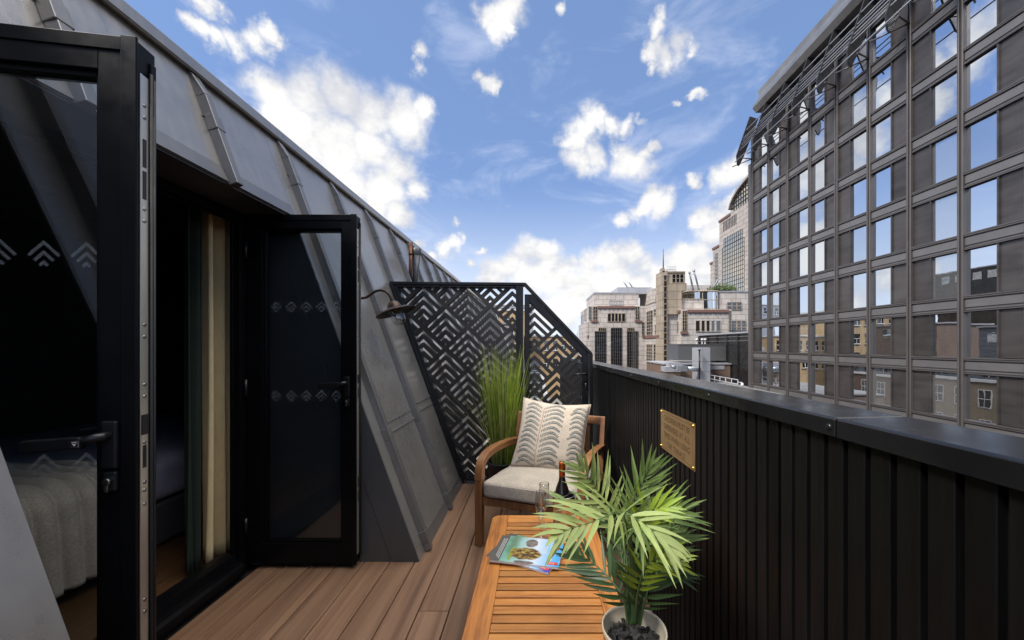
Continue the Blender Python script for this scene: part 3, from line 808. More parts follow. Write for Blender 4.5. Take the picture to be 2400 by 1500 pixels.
mb.build('glass_jar', M['jar'], lamp)
mb = MB(); mb.lathe([(.040, -.05), (.040, -.066), (.020, -.072), (.017, -.09), (0, -.09)], seg=24, mat=LT); mb.build('bulb_holder', M['bronze'], lamp)
mb = MB(); mb.lathe([(.012, -.09), (.016, -.10), (.020, -.118), (.018, -.133), (.010, -.143), (0, -.145)], seg=20, mat=LT); mb.build('bulb', M['clear'], lamp)

# ---- vent pipe and dark hopper beyond the screen
vp = empty('vent_pipe', (-1.43, 4.2, 1.95), 'thin rusty vent pipe on the zinc roof, standing just beyond the screen', 'pipe')
mb = MB(); mb.tube([(-1.43, 4.2, 1.90), (-1.424, 4.2, 2.46)], .021, 12); mb.build('pipe', M['copper'], vp)
mb = MB(); mb.lathe([(.022, -.004), (.026, -.004), (.026, .012), (.022, .012)], (-1.4255, 4.2, 2.32), 12); mb.build('collar', M['bronze'], vp)
dp = empty('downpipe', (-1.37, 4.24, 1.95), 'dark tapering rainwater pipe right beside the thin rusty vent pipe', 'pipe')
mb = MB(); mb.tube([(-1.40, 4.24, 1.86), (-1.385, 4.24, 2.1), (-1.372, 4.24, 2.32)], [.028, .031, .043], 14); mb.build('pipe', M['zinc_dark'], dp)
mb = MB(); mb.lathe([(.044, 0), (.05, .02), (.05, .07), (.03, .095), (0, .10)], (-1.372, 4.24, 2.321), 16); mb.build('hopper', M['zinc_dark'], dp)
# ================================================================ FURNITURE
# ---- slatted table
tb = empty('coffee_table', (.03, 1.4, 0), 'low slatted hardwood table in the middle of the deck', 'table')
TXL, TXR, TYN, TYF, TZT = -.2355, .300, .76, 2.006, .380
def rail(x0, x1, rl):
    r = .045; pts = []
    def arc(cx, cy, a0, a1): return [(cx+r*math.cos(R(a0+(a1-a0)*k/8)), cy+r*math.sin(R(a0+(a1-a0)*k/8))) for k in range(9)]
    if rl < 0: q = arc(x0+r, TYN+r, 270, 180)+arc(x0+r, TYF-r, 180, 90)+[(x1, TYF), (x1, TYN)]
    else: q = arc(x1-r, TYN+r, 270, 360)+arc(x1-r, TYF-r, 0, 90)+[(x0, TYF), (x0, TYN)]
    mb = MB(); mb.prism([(a, b, TZT-.026) for a, b in q], (0, 0, .026)); mb.build('side_rail', M['table_y'], tb, bevel=.003)
rail(TXL, -.152, -1); rail(.259-.028, TXR, 1)
xi0, xi1 = -.1514, .2304
for y0, y1 in ((1.928, TYF-.001), (TYN+.001, .842)):
    mb = MB(); mb.box((xi0, y0, TZT-.0255), (xi1, y1, TZT-.0005)); mb.build('slat', M['table_x'], tb, bevel=.0025)
y = 1.9235
while y-.0340 > .846:
    mb = MB(); mb.box((xi0, y-.0340, TZT-.024), (xi1, y, TZT-.001)); mb.build('slat', M['table_x'], tb, bevel=.0022)
    y -= .0411
for sx in (TXL+.02, TXR-.065):
    for sy in (TYN+.03, TYF-.075):
        mb = MB(); mb.box((sx, sy, 0), (sx+.045, sy+.045, TZT-.0265)); mb.build('leg', M['chair_wood'], tb, bevel=.003)
mb = MB()
for x0 in (TXL+.03, TXR-.055): mb.box((x0, TYN+.08, TZT-.085), (x0+.022, TYF-.08, TZT-.0268))
for y0 in (TYN+.04, TYF-.064): mb.box((TXL+.068, y0, TZT-.085), (TXR-.068, y0+.022, TZT-.0268))
mb.build('apron', M['chair_wood'], tb, bevel=.002)

# ---- magazines
def magazine(x, y, z, deg, th, cover, label):
    r = empty('magazine', (x, y, z), label, 'magazine', R(deg))
    w, h = .292, .207
    mb = MB(); mb.box((-w/2, -h/2, 0), (w/2, h/2, th-.0008)); mb.build('page_block', M['white_paint'], r, local=True)
    mb = MB(); mb.box((-w/2-.0006, -h/2-.0006, th-.0007), (w/2+.0006, h/2+.0006, th)); mb.box((-w/2-.0012, -h/2-.0006, 0), (-w/2-.0003, h/2+.0006, th-.0008))
    mb.build('cover', cover, r, local=True, bevel=.0003, bseg=1)
    return r
# printed cover: picture of a wooded islet in a green lagoon under a pale sky, in the sheet's own coordinates
def cover_mat(name, sky, seed):
    m, t, p, co, out = newmat(name)
    sp = t.new('ShaderNodeSeparateXYZ'); t.l.new(co, sp.inputs[0]); X, Y = sp.outputs[0], sp.outputs[1]
    n = t.noise(t.mapping(co, (1, 1, 1), loc=(seed, 0, 0)), 26, 5, .6); nb = t.noise(t.mapping(co, (.8, 1.6, 1), loc=(seed, 3, 0)), 60, 5, .65)
    dn = t.math('SUBTRACT', n.outputs[0], .5)
    col = t.ramp(t.mrange(X, -.146, .146), [(.15, (.20, .44, .33)), (.42, (.42, .60, .56)), (.62, (.72, .78, .86)), (.78, (.36, .60, .84)), (.95, sky)])
    # dark shore
    sh = t.mrange(t.math('ADD', t.math('MULTIPLY', t.math('ABSOLUTE', t.math('SUBTRACT', X, -.075)), -1), t.math('MULTIPLY', dn, .04)), -.035, -.005)
    sh = t.math('MULTIPLY', sh, t.mrange(Y, -.10, -.02, 0, .7))
    col = t.mix(sh, col, (.10, .16, .06, 1))
    def ell(cx, cy, rx, ry, k=.5):
        a = t.math('DIVIDE', t.math('SUBTRACT', X, cx), rx); b = t.math('DIVIDE', t.math('SUBTRACT', Y, cy), ry)
        d = t.math('SQRT', t.math('ADD', t.math('MULTIPLY', a, a), t.math('MULTIPLY', b, b)))
        return t.mrange(t.math('ADD', d, t.math('MULTIPLY', dn, k)), 1.03, .93)
    rock = t.ramp(nb.outputs[0], [(.30, (.035, .022, .014)), (.46, (.13, .075, .035)), (.57, (.42, .28, .06)), (.70, (.62, .45, .14))])
    rock2 = t.ramp(nb.outputs[0], [(.35, (.10, .085, .08)), (.6, (.28, .24, .20))])
    col = t.mix(ell(.005, .055, .028, .034), col, rock2)
    col = t.mix(ell(-.068, -.035, .010, .055, .3), col, (.25, .36, .08, 1))
    col = t.mix(ell(-.005, -.030, .072, .046), col, rock)
    col = t.mix(ell(.0, -.095, .045, .012), col, rock2)
    col = t.mix(t.math('LESS_THAN', X, -.105), col, (.13, .115, .098, 1))
    t.l.new(col, p.inputs['Base Color']); p.inputs['Roughness'].default_value = .25; p.inputs['Coat Weight'].default_value = .4
    return m
MT = .0085
mag1 = magazine(-.0400, 1.640, TZT+.0005, -26.3, MT, cover_mat('under cover print', (.05, .06, .45), 5.), 'lower magazine with a blue and red edge, fanned out beneath the other on the table')
mag2 = magazine(-.0366, 1.632, TZT+.0005+MT+.0004, -10.5, MT, cover_mat('top cover print', (.10, .42, .78), 0.), 'upper magazine with an islet photograph on its turquoise and sky blue cover')
def mag_print(r, title):
    z = MT+.0004
    mb = MB()
    def tx(x, y): return Matrix(((0, 1, 0, x), (-1, 0, 0, y), (0, 0, 1, z), (0, 0, 0, 1)))
    if title:
        add_text(mb, 'SOUTHEAST', .0265, tx(.092, .085), xs=1.0); add_text(mb, 'GUIDE', .0205, tx(.068, .045), xs=1.0)
    if title:
        mb.build('lettering', M['white_paint'], r, local=True, recalc=False); mb = MB()
    for k in range(3):
        x = -.128+.007*k; mb.poly([(x, -.085+.03*(2-k)*.3, z), (x+.0016, -.085+.03*(2-k)*.3, z), (x+.0016, .075, z), (x, .075, z)])
    mb.build('cover_print', M['white_paint'], r, local=True, recalc=False)
    mb = MB(); mb.poly([(.098, -.092, z), (.140, -.092, z), (.140, -.072, z), (.098, -.072, z)])
    mb.lathe([(.0065, z), (0, z)], (.128, .025, 0), 16, smooth=False)
    tg = mb.build('red_tag', pbr('red print', (.62, .06, .04), .35), r, local=True, recalc=False)
    mb = MB(); add_text(mb, 'EDE', .0135, Matrix.Translation((.103, -.0865, z+.0003))); mb.build('tag_text', M['white_paint'], tg, local=True, recalc=False)
mag_print(mag2, True); mag_print(mag1, False)

# ---- flutes, bottle, cooler
def flute(x, y, label):
    mb = MB()
    mb.lathe([(0, .001), (.010, .0012), (.028, .0018), (.0315, .003), (.0315, .0042), (.026, .0055), (.008, .0085), (.0042, .014), (.0036, .03), (.0036, .066), (.0048, .076), (.010, .087),
              (.019, .112), (.0245, .14), (.0262, .165), (.0252, .195), (.0238, .219), (.0232, .2195), (.0228, .219), (.0243, .195), (.0252, .165), (.0235, .14), (.018, .113), (.009, .0895), (0, .084)], seg=36)
    o = mb.build('champagne_flute', M['clear'], label=label, cat='glass', group='empty flutes on the table'); o.location = (x, y, TZT)
flute(.019, 1.775, 'nearer empty champagne flute, just behind the magazines on the table')
flute(.038, 1.885, 'farther empty champagne flute, beside the steel wine cooler')
wc = empty('wine_cooler', (.135, 1.86, TZT), 'brushed steel wine cooler on the far end of the table', 'wine cooler')
mb = MB(); mb.lathe([(0, .002), (.050, .002), (.0525, .005), (.0555, .165), (.0575, .168), (.0575, .172), (.0535, .172), (.051, .165), (.049, .012), (0, .010)], seg=48); mb.build('bucket', M['steel_bucket'], wc, local=True)
bt = empty('wine_bottle', (.127, 1.863, TZT+.0115), 'dark bottle with an amber foil neck, standing in the wine cooler', 'bottle')
mb = MB(); mb.lathe([(0, 0), (.036, 0), (.038, .004), (.038, .15), (.036, .175), (.028, .20), (.0185, .225), (.0155, .245), (.0148, .262)], seg=32); mb.build('body', pbr('dark bottle glass', (.012, .008, .006), .08, coat=1, spec=.8), bt, local=True)
mb = MB(); mb.lathe([(.0152, .248), (.0156, .252), (.0158, .285), (.0176, .288), (.0176, .296), (.0160, .299), (.0166, .305), (.0160, .319), (.012, .323), (0, .324)], seg=28); mb.build('neck_foil', pbr('amber foil', (.38, .085, .014), .25, .75, .3, 60), bt, local=True)

# ---- armchair
ch = empty('armchair', (-.051, 2.294, 0), 'wooden garden armchair with an oatmeal seat cushion, turned towards the table', 'armchair', R(-20))
HW_ = .34
def ribbon(mb, path, x0, x1, th):
    """sweep of a flat rectangular section along a path in the y-z plane"""
    n = len(path); A = []
    for i, (y, z) in enumerate(path):
        p0 = path[max(i-1, 0)]; p1 = path[min(i+1, n-1)]
        d = Vector((0, p1[0]-p0[0], p1[1]-p0[1])).normalized(); nn = Vector((0, -d.z, d.y))
        c = Vector((0, y, z))
        A.append([mb.b.verts.new(c+nn*s*th/2+Vector((x, 0, 0))) for s, x in ((-1, x0), (-1, x1), (1, x1), (1, x0))])
    for i in range(n-1):
        for k in range(4): mb.b.faces.new((A[i][k], A[i][(k+1) % 4], A[i+1][(k+1) % 4], A[i+1][k]))
    mb.b.faces.new(A[0][::-1]); mb.b.faces.new(A[-1])
def bez(p, n=14):
    out = []
    for i in range(n+1):
        u = i/n; q = [(1-u)**3, 3*u*(1-u)**2, 3*u*u*(1-u), u**3]
        out.append((sum(a*b[0] for a, b in zip(q, p)), sum(a*b[1] for a, b in zip(q, p))))
    return out
for s in (-1, 1):
    xa, xb = (s*HW_-.027, s*HW_+.027)
    mb = MB(); mb.box((xa+.003, -.024, 0), (xb-.003, .022, .420)); mb.build('leg', M['chair_wood'], ch, local=True, bevel=.004)
    mb = MB(); ribbon(mb, [(-.001, .4205)]+bez([(-.001, .44), (-.001, .515), (.02, .555), (.12, .568)], 12)+bez([(.16, .572), (.30, .578), (.48, .56), (.672, .525)], 10), xa, xb, .046)
    mb.build('arm', M['chair_arm'], ch, local=True, bevel=.006, bseg=3)
    mb = MB(); ribbon(mb, [(.56, 0), (.575, .2), (.60, .36), (.645, .54), (.705, .74)], xa+.008, xb-.008, .046); mb.build('rear_post', M['chair_wood'], ch, local=True, bevel=.004)
    mb = MB(); mb.box((s*HW_-.014, .023, .262), (s*HW_+.014, .57, .318)); mb.build('side_rail', M['chair_wood'], ch, local=True, bevel=.003)
mb = MB(); N = 12
def apron(y0, th, z0, z1, sag):
    top = [(-HW_+.028+(2*HW_-.056)*k/N, z1) for k in range(N+1)]; bot = [(x, z0+sag*(1-((x)/HW_)**2)*-1) for x, _ in top]
    mb.prism([(x, y0, z) for x, z in top]+[(x, y0, z) for x, z in bot[::-1]], (0, th, 0))
apron(-.012, .026, .262, .318, -.012); mb.build('front_rail', M['chair_wood'], ch, local=True, bevel=.003)
mb = MB(); mb.box((-HW_+.02, .55, .25), (HW_-.02, .575, .31)); 
for k in range(8): mb.box((-HW_+.03, .05+.062*k, .300), (HW_-.03, .09+.062*k, .3135))
mb.build('seat_slats', M['chair_wood'], ch, local=True, bevel=.002)
mb = MB(); ribbon(mb, [(.690, .690), (.7045, .752)], -HW_-.018, HW_+.018, .030); mb.build('top_rail', M['chair_arm'], ch, local=True, bevel=.006)
mb = MB(); ribbon(mb, [(.622, .44), (.636, .49)], -HW_+.018, HW_-.018, .022); mb.build('lower_rail', M['chair_wood'], ch, local=True, bevel=.003)
for k in range(5):
    x = -.22+.11*k; mb = MB(); ribbon(mb, [(.637, .491), (.660, .58), (.690, .689)], x-.022, x+.022, .014); mb.build('back_slat', M['chair_wood'], ch, local=True, bevel=.002)
mb = MB()
def tilt(r):
    return Vector((r.x, r.y, r.z-.045*max(0, r.y)))
cushion(mb, -HW_+.03, HW_-.03, -.026, .575, .3185, .428, 18, .022, .030, tilt)
cu = mb.build('seat_cushion', M['seat_fabric'], ch, local=True)
mb = MB()
def pipe_loop(z):
    r = .045; x0, x1, y0, y1 = -HW_+.0335, HW_-.0335, -.0225, .57; pts = []
    for cx, cy, a in ((x1-r, y1-r, 0), (x0+r, y1-r, 90), (x0+r, y0+r, 180), (x1-r, y0+r, 270)):
        for k in range(7): pts.append((cx+r*math.cos(R(a+15*k)), cy+r*math.sin(R(a+15*k)), z-.045*max(0, cy)))
    return pts+[pts[0]]
mb.tube(pipe_loop(.410), .0032, 6, caps=False); mb.build('piping', M['seat_fabric'], cu, local=True)

# ---- scatter pillow with a printed fern
PB = .262
pc = Vector((.108, 2.735, .628))
right = Vector((math.cos(R(-11)), math.sin(R(-11)), 0)); back = Vector((math.sin(R(11)), math.cos(R(11)), 0))
upv = (Vector((0, 0, 1))*math.cos(R(24))+back*math.sin(R(24))).normalized()
nrm = right.cross(upv).normalized()        # towards the viewer
roll = R(-5)
r2 = right*math.cos(roll)+upv*math.sin(roll); u2 = -right*math.sin(roll)+upv*math.cos(roll)
pm = Matrix((r2, u2, nrm)).transposed().to_4x4(); pm.translation = pc-u2*.0
pw = bpy.data.objects.new('pillow', None); COL.objects.link(pw); pw.matrix_basis = pm
tag(pw, 'square linen pillow printed with a teal fern, propped on the armchair', 'pillow')
def pil(u, v, side):
    k = max(0, (1-u*u))*max(0, (1-v*v))
    px = u*PB*(1-.075*(1-v*v)**1.0*u*u); py = v*PB*(1-.085*(1-u*u)*v*v)
    crease = .012*math.sin(5*u+2*v+1)*math.exp(-((u-.45)**2+(v-.5)**2)*4)+.008*mnoise.noise(Vector((u*2.6, v*2.6, side*3.)))
    z = side*(.085*(k**.42))+crease*k**.3
    # slumps: lower half fuller
    z *= (1.0-.15*v)
    return Vector((px, py-.004*math.cos(3*u), z+.010*u*v))
mb = MB(); N = 44
for side in (1, -1):
    g = [[mb.b.verts.new(pil(-1+2*i/N, -1+2*j/N, side)) for i in range(N+1)] for j in range(N+1)]
    for j in range(N):
        for i in range(N):
            q = (g[j][i], g[j][i+1], g[j+1][i+1], g[j+1][i]); f = mb.b.faces.new(q if side > 0 else q[::-1]); f.smooth = True
bmesh.ops.remove_doubles(mb.b, verts=mb.b.verts[:], dist=.0004)
mb.build('case', M['pillow_linen'], pw, local=True)
edge = [(-1+2*k/20, -1) for k in range(20)]+[(1, -1+2*k/20) for k in range(20)]+[(1-2*k/20, 1) for k in range(20)]+[(-1, 1-2*k/20) for k in range(21)]
mb = MB(); mb.tube([pil(u, v, 1) for u, v in edge], .0035, 6, caps=False); mb.build('piping', M['pillow_linen'], pw, local=True)
def on(u, v):
    e = .004; p = pil(u, v, 1); du = pil(u+e, v, 1)-p; dv = pil(u, v+e, 1)-p
    return p+du.cross(dv).normalized()*.0014
mb = MB(); mr = MB(); rg = random.Random(5)
def leaflet(u, v, du, dv, w):
    n = math.hypot(du, dv) or 1; pu, pv = -dv/n*w, du/n*w
    pts = [(u, v), (u+du*.45+pu, v+dv*.45+pv), (u+du, v+dv), (u+du*.45-pu, v+dv*.45-pv)]
    if all(abs(a) < .97 and abs(b) < .97 for a, b in pts): mb.poly([on(a, b) for a, b in pts])
def fern(u0, left, right_):
    v = -.97; rows = []
    for k in range(13): rows.append(-.95+.140*k)
    for k in range(30):
        va, vb = -.95+.0575*k, -.95+.0575*(k+.9)
        a, b = u0+.02*math.sin(va*2), u0+.02*math.sin(vb*2)
        if right_ > 0 and max(abs(a)+.01, abs(va), abs(vb)) < .975: mr.poly([on(a-.008, va), on(a+.008, va), on(b+.008, vb), on(b-.008, vb)])
    for r_ in rows:
        for sgn, ln in ((-1, left), (1, right_)):
            if ln <= 0: continue
            L = ln*(.92+.16*rg.random()); n = int(15*L/.5); prev = None
            for i in range(n+1):
                tt = i/n
                u = u0+sgn*L*(tt**.85); v = r_+.17*math.sin(min(1, tt*1.08)*math.pi*.62)*(L/.5)-.10*tt**3
                if prev:
                    du, dv = u-prev[0], v-prev[1]; nl = math.hypot(du, dv)
                    tu, tv = du/nl, dv/nl
                    if i % 3 == 0 and 0: pass
                    for s2 in (-1, 1):
                        l = .040+.022*math.sin(tt*math.pi)
                        a = s2*(.75+.2*rg.random())
                        leaflet(u, v, l*(tu*math.cos(a)-tv*math.sin(a)), l*(tu*math.sin(a)+tv*math.cos(a)), .0115)
                prev = (u, v)
fern(-.30, .52, .56); fern(.98, .44, 0)
pr = mb.build('fern_print', M['print_teal'], pw, local=True, recalc=False); mr.build('stem_print', M['print_rust'], pw, local=True, recalc=False)

# ---- tall grass in a black pot
gp = empty('potted_grass', (-.29, 3.20, 0), 'tall green ornamental grass in a black pot, between the armchair and the screen', 'potted plant')
mb = MB(); mb.lathe([(0, 0), (.10, 0), (.105, .01), (.135, .285), (.14, .29), (.14, .305), (.128, .305), (.125, .27), (0, .26)], seg=36); mb.build('pot', M['black'], gp, local=True)
rg = random.Random(11)
def blade(mb, base, az, lean, L, w, droop, mi=0, n=7):
    d = Vector((math.cos(az), math.sin(az), 0)); sd = Vector((-d.y, d.x, 0)); ang = rg.uniform(0, 3.14); sdv = sd*math.cos(ang)+d*math.sin(ang)
    p = Vector(base); th = lean; prev = None
    for i in range(n+1):
        tt = i/n; ww = w*(1-tt**2.2)*.5+.0002
        a, b = mb.b.verts.new(p-sdv*ww), mb.b.verts.new(p+sdv*ww)
        if prev: f = mb.b.faces.new((prev[0], prev[1], b, a)); f.smooth = True
        prev = (a, b)
        th += droop/n*(.3+1.6*tt)
        p = p+(Vector((0, 0, 1))*math.cos(th)+d*math.sin(th))*(L/n)
mb = MB(); m2 = MB()
for k in range(520):
    a = rg.uniform(0, 6.283); rr = .088*math.sqrt(rg.random()); base = (rr*math.cos(a), rr*math.sin(a), .262)
    az = a+rg.gauss(0, .5); L = rg.choice((rg.uniform(.75, 1.07), rg.uniform(.5, .95)))
    blade(mb if rg.random() < .86 else m2, base, az, .02+rr*1.9*rg.random(), L, rg.uniform(.0045, .0085), rg.uniform(0, .22))
for k in range(70):
    a = rg.uniform(0, 6.283); rr = .10*math.sqrt(rg.random())
    blade(m2 if rg.random() < .6 else mb, (rr*math.cos(a), rr*math.sin(a), .262), a+rg.gauss(0, .4), .15+.25*rg.random(), rg.uniform(.55, .95), .0035, rg.uniform(.15, .9))
# three stray blades flopping out of the clump
for az, L, dr in ((3.3, .85, 1.0), (4.2, .62, 2.2), (-.35, .85, 1.1)): blade(m2, (.05*math.cos(az), .05*math.sin(az), .27), az, .45, L, .004, dr, n=12)
mb.build('grass_blades', M['grass'], gp, local=True, recalc=False); m2.build('dry_blades', M['grass_dry'], gp, local=True, recalc=False)

# ---- potted palm on the near end of the table
YP = 1.0
pot = W(1486, 1469, YP)                      # rim centre
pp = empty('potted_palm', (pot.x, YP, TZT), 'leafy parlour palm in a cream and navy pot on the near end of the table', 'potted plant')
hz = pot.z-TZT
mb = MB(); rr = .086
mb.lathe([(0, .001), (rr*.80, .001), (rr*.84, .004), (rr*.97, hz*.9)], seg=56, mi=0)
mb.lathe([(rr*.97, hz*.9), (rr*1.0, hz-.004), (rr*.99, hz), (rr*.95, hz), (rr*.935, hz-.006), (rr*.90, hz-.055), (0, hz-.060)], seg=56, mi=1)
bmesh.ops.remove_doubles(mb.b, verts=mb.b.verts[:], dist=.0001)
mb.build('pot', [M['navy'], M['cream']], pp, local=True)
mb = MB(); rg = random.Random(2)
for k in range(210):
    a = rg.uniform(0, 6.283); q = rr*.84*math.sqrt(rg.random()); s = rg.uniform(.005, .0125)
    mt = Matrix.Translation((q*math.cos(a), q*math.sin(a), hz-.050+rg.uniform(-.004, .012))) @ Matrix.Rotation(rg.uniform(0, 6), 4, Vector((rg.random(), rg.random(), rg.random()+.1)).normalized())
    mb.box((-s, -s*.7, -s*.3), (s, s*.7, s*.3), mat=mt)
mb.build('bark_chips', M['bark'], pp, local=True)
def smoothpts(pts, n):
    out = []
    m_ = len(pts)
    for i in range(m_-1):
        p0, p1, p2, p3 = pts[max(i-1, 0)], pts[i], pts[i+1], pts[min(i+2, m_-1)]
        for k in range(n):
            t_ = k/n
            out.append(.5*((2*p1)+(p2-p0)*t_+(2*p0-5*p1+4*p2-p3)*t_**2+(3*p1-p0-3*p2+p3)*t_**3))
    out.append(pts[-1]); return out
rg = random.Random(8)
def frond(px, start, nl, lmax, mat, face=(0, -1, .35), ang=(68, 22), droop=.25, w=.0075, sides=(-1, 1), tipspread=1.0):
    """px: rachis as (pixel x, pixel y, distance) in metres from the viewer; leaflets begin at fraction `start`"""
    P = smoothpts([W(*q) for q in px], 10); n = len(P)
    cum = [0.]
    for a, b in zip(P, P[1:]): cum.append(cum[-1]+(b-a).length)
    tot = cum[-1]
    def at(s):
        s = max(0, min(tot, s))
        for i in range(n-1):
            if cum[i+1] >= s:
                k = (s-cum[i])/max(1e-9, cum[i+1]-cum[i]); return P[i].lerp(P[i+1], k), (P[i+1]-P[i]).normalized()
        return P[-1], (P[-1]-P[-2]).normalized()
    ms = MB(); ms.tube(P, [max(.0011, .0042*(1-cum[i]/tot)**.7) for i in range(n)], 7)
    st = ms.build('frond_stem', M['palm_stem'], pp)
    mb = MB(); face = Vector(face).normalized()
    nl = max(6, int(nl*.86))
    for i in range(nl):
        f = i/(nl-1); s = tot*(start+(1-start)*f); p, d = at(s)
        sd0 = d.cross(face).normalized(); fn = sd0.cross(d).normalized()
        for sg in sides:
            if rg.random() < .04: continue
            a = R(ang[0]+(ang[1]-ang[0])*f+rg.uniform(-7, 7))
            L = lmax*1.04*(.45+.75*math.sin(math.pi*min(1, .18+.74*f)))*rg.uniform(.78, 1.15)*(.72 if f > .93 else 1)
            drp = droop*rg.uniform(.6, 1.9)+rg.uniform(-.05, .22)
            dr = (d*math.cos(a)+sd0*sg*math.sin(a)+fn*rg.uniform(-.10, .38)).normalized()
            wid = w*.92*rg.uniform(.8, 1.15); q = p.copy(); prev = None; N = 7
            for k in range(N+1):
                t_ = k/N
                ww = wid*min(1, .34+2.6*t_)*(1-t_**1.7)
                wd = dr.cross(fn).normalized()
                l, c, r_ = q-wd*ww+fn*ww*.28, q, q+wd*ww+fn*ww*.28
                row = [mb.b.verts.new(x) for x in (l, c, r_)]
                if prev:
                    for e in (0, 1): g = mb.b.faces.new((prev[e], prev[e+1], row[e+1], row[e])); g.smooth = True
                prev = row
                q = q+dr*(L/N); dr = (dr+Vector((0, 0, -1))*drp/N*(.4+1.4*t_)+d*.03).normalized()
    mb.build('leaflets', mat, st, recalc=False)
base = lambda dx=0: (1486+dx, 1462, 1.0)
# back and upper fronds first
frond([base(-4), (1478, 1330, 1.04), (1476, 1230, 1.08), (1498, 1150, 1.10), (1524, 1092, 1.10)], .60, 15, .115, M['palm_mid'], (0, -1, .3), (62, 14), .06)
frond([base(-8), (1470, 1320, 1.06), (1440, 1215, 1.10), (1405, 1155, 1.12), (1360, 1096, 1.12)], .55, 15, .105, M['palm_pale'], (.2, -1, .4), (66, 22), .05)
frond([base(-6), (1470, 1330, 1.10), (1425, 1225, 1.20), (1375, 1190, 1.26), (1310, 1168, 1.30)], .60, 9, .095, M['palm_mid'], (.1, -1, .7), (48, 14), .08, w=.0055)
frond([base(6), (1500, 1310, 1.05), (1528, 1228, 1.08), (1560, 1204, 1.08), (1596, 1198, 1.07)], .52, 15, .115, M['palm_mid'], (-.1, -1, .35), (64, 16), .10)
frond([base(4), (1500, 1300, 1.0), (1512, 1215, 1.0), (1530, 1195, .99), (1570, 1186, .98)], .70, 11, .075, M['palm_lime'], (0, -1, .8), (60, 18), .10)
frond([base(8), (1512, 1370, 1.02), (1540, 1300, 1.05), (1565, 1270, 1.06), (1592, 1252, 1.06)], .50, 13, .100, M['palm_mid'], (-.1, -1, .3), (62, 16), .10)
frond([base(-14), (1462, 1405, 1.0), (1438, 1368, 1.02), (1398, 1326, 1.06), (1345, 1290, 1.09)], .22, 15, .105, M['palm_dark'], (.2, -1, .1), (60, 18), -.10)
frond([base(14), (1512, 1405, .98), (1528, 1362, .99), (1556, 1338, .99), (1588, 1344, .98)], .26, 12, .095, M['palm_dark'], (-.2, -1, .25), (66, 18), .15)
frond([base(2), (1494, 1395, .97), (1512, 1330, .95), (1545, 1308, .93), (1590, 1312, .91)], .42, 12, .080, M['palm_lime'], (0, -1, .6), (64, 18), .25)
frond([base(0), (1484, 1330, .99), (1480, 1255, .97), (1492, 1235, .92), (1520, 1262, .87)], .74, 12, .100, M['palm_mid'], (0, -.6, 1), (72, 20), .30)
frond([base(-2), (1478, 1320, .98), (1462, 1222, .95), (1440, 1204, .92), (1392, 1222, .89), (1335, 1240, .86), (1305, 1254, .84)], .52, 17, .105, M['palm_pale'], (0, -.7, 1), (66, 18), .32, w=.0082)
frond([base(1), (1482, 1310, .97), (1466, 1222, .93), (1462, 1200, .90), (1500, 1222, .87), (1540, 1252, .84), (1566, 1280, .82)], .56, 15, .112, M['palm_pale'], (0, -.7, 1), (70, 16), .34, w=.0085)
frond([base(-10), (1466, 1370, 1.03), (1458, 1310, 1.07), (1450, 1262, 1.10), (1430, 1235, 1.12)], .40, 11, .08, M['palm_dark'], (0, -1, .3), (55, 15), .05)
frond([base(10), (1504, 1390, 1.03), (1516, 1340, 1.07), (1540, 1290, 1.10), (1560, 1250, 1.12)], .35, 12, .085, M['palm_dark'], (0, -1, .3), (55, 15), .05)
# ================================================================ CITY
mb = MB(); mb.box((-1500, -1500, -20.6), (1500, 3000, -20.)); structure(mb, 'ground', M['asphalt'])
mb = MB(); mb.box((-.9, 3.62, -.02), (.60, 8.98, .010)); structure(mb, 'paving_beyond_screen', pbr('pale paving', (.42, .39, .35), .8, 0, .12, 3))

# ---- office block across the street
XF = 24.0
off = empty('office_block', (30, 26, -20), 'large dark bronze office block with gridded mirror windows and roof fins on the right', 'office building')
YM = [41.25-2.9*i for i in range(0, 13)]
ZK = [.55+3.46*k for k in range(-4, 8)]       # floor lines
mb = MB(); mb.box((XF+.30, 5., -20), (XF+22, 41.7, 25.4)); mb.build('core', M['cw_dark'], off)
mb = MB(); mb.box((XF-.12, 41.45, -20), (XF+.31, 41.95, 21.55))
for z in ZK[:-1]: mb.box((XF-.10, 41.30, z-.03), (XF-.06, 41.44, z+.03))
mb.build('corner_column', M['curtain_wall'], off, bevel=.02)
for i, y in enumerate(YM):
    mb = MB(); zt = 25.3
    mb.box((XF-.13, y+.055, -20), (XF+.30, y+.15, zt)); mb.box((XF-.13, y-.15, -20), (XF+.30, y-.055, zt)); mb.box((XF-.03, y-.054, -20), (XF+.30, y+.054, zt))
    mb.build('mullion', M['curtain_wall'], off, bevel=.012, bseg=1)
for k in range(1, len(ZK)):
    z = ZK[k]
    for j in range(12):
        pass
    mb = MB()
    for j in range(12):
        a, b = YM[j+1]+.151, YM[j]-.151
        mb.box((XF-.10, a, z-.035), (XF+.29, b, z+.035)); mb.box((XF-.10, a, z-.125), (XF+.29, b, z-.065)); mb.box((XF-.045, a, z-.064), (XF+.29, b, z-.036), 1); mb.box((XF-.03, a, z-.8095), (XF+.29, b, z-.7855), 1); mb.box((XF-.02, a, z-.9), (XF+.05, b, z-.872), 1)
        mb.box((XF-.08, a, z-.87), (XF+.29, b, z-.81)); mb.box((XF-.05, a, z-.785), (XF+.29, b, z-.745))
    mb.build('transom', [M['curtain_wall'], M['cw_dark']], off)
    mb = MB()
    for j in range(12):
        a, b = YM[j+1]+.16, YM[j]-.16
        mb.box((XF+.02, a, z-.744), (XF+.28, b, z-.126)); mb.prism([(XF+.019, a+.02, z-.66), (XF-.035, a+.02, z-.62), (XF-.035, a+.02, z-.20), (XF+.019, a+.02, z-.16)], (0, b-a-.04, 0))
    mb.build('spandrel_band', M['cw_band'], off)
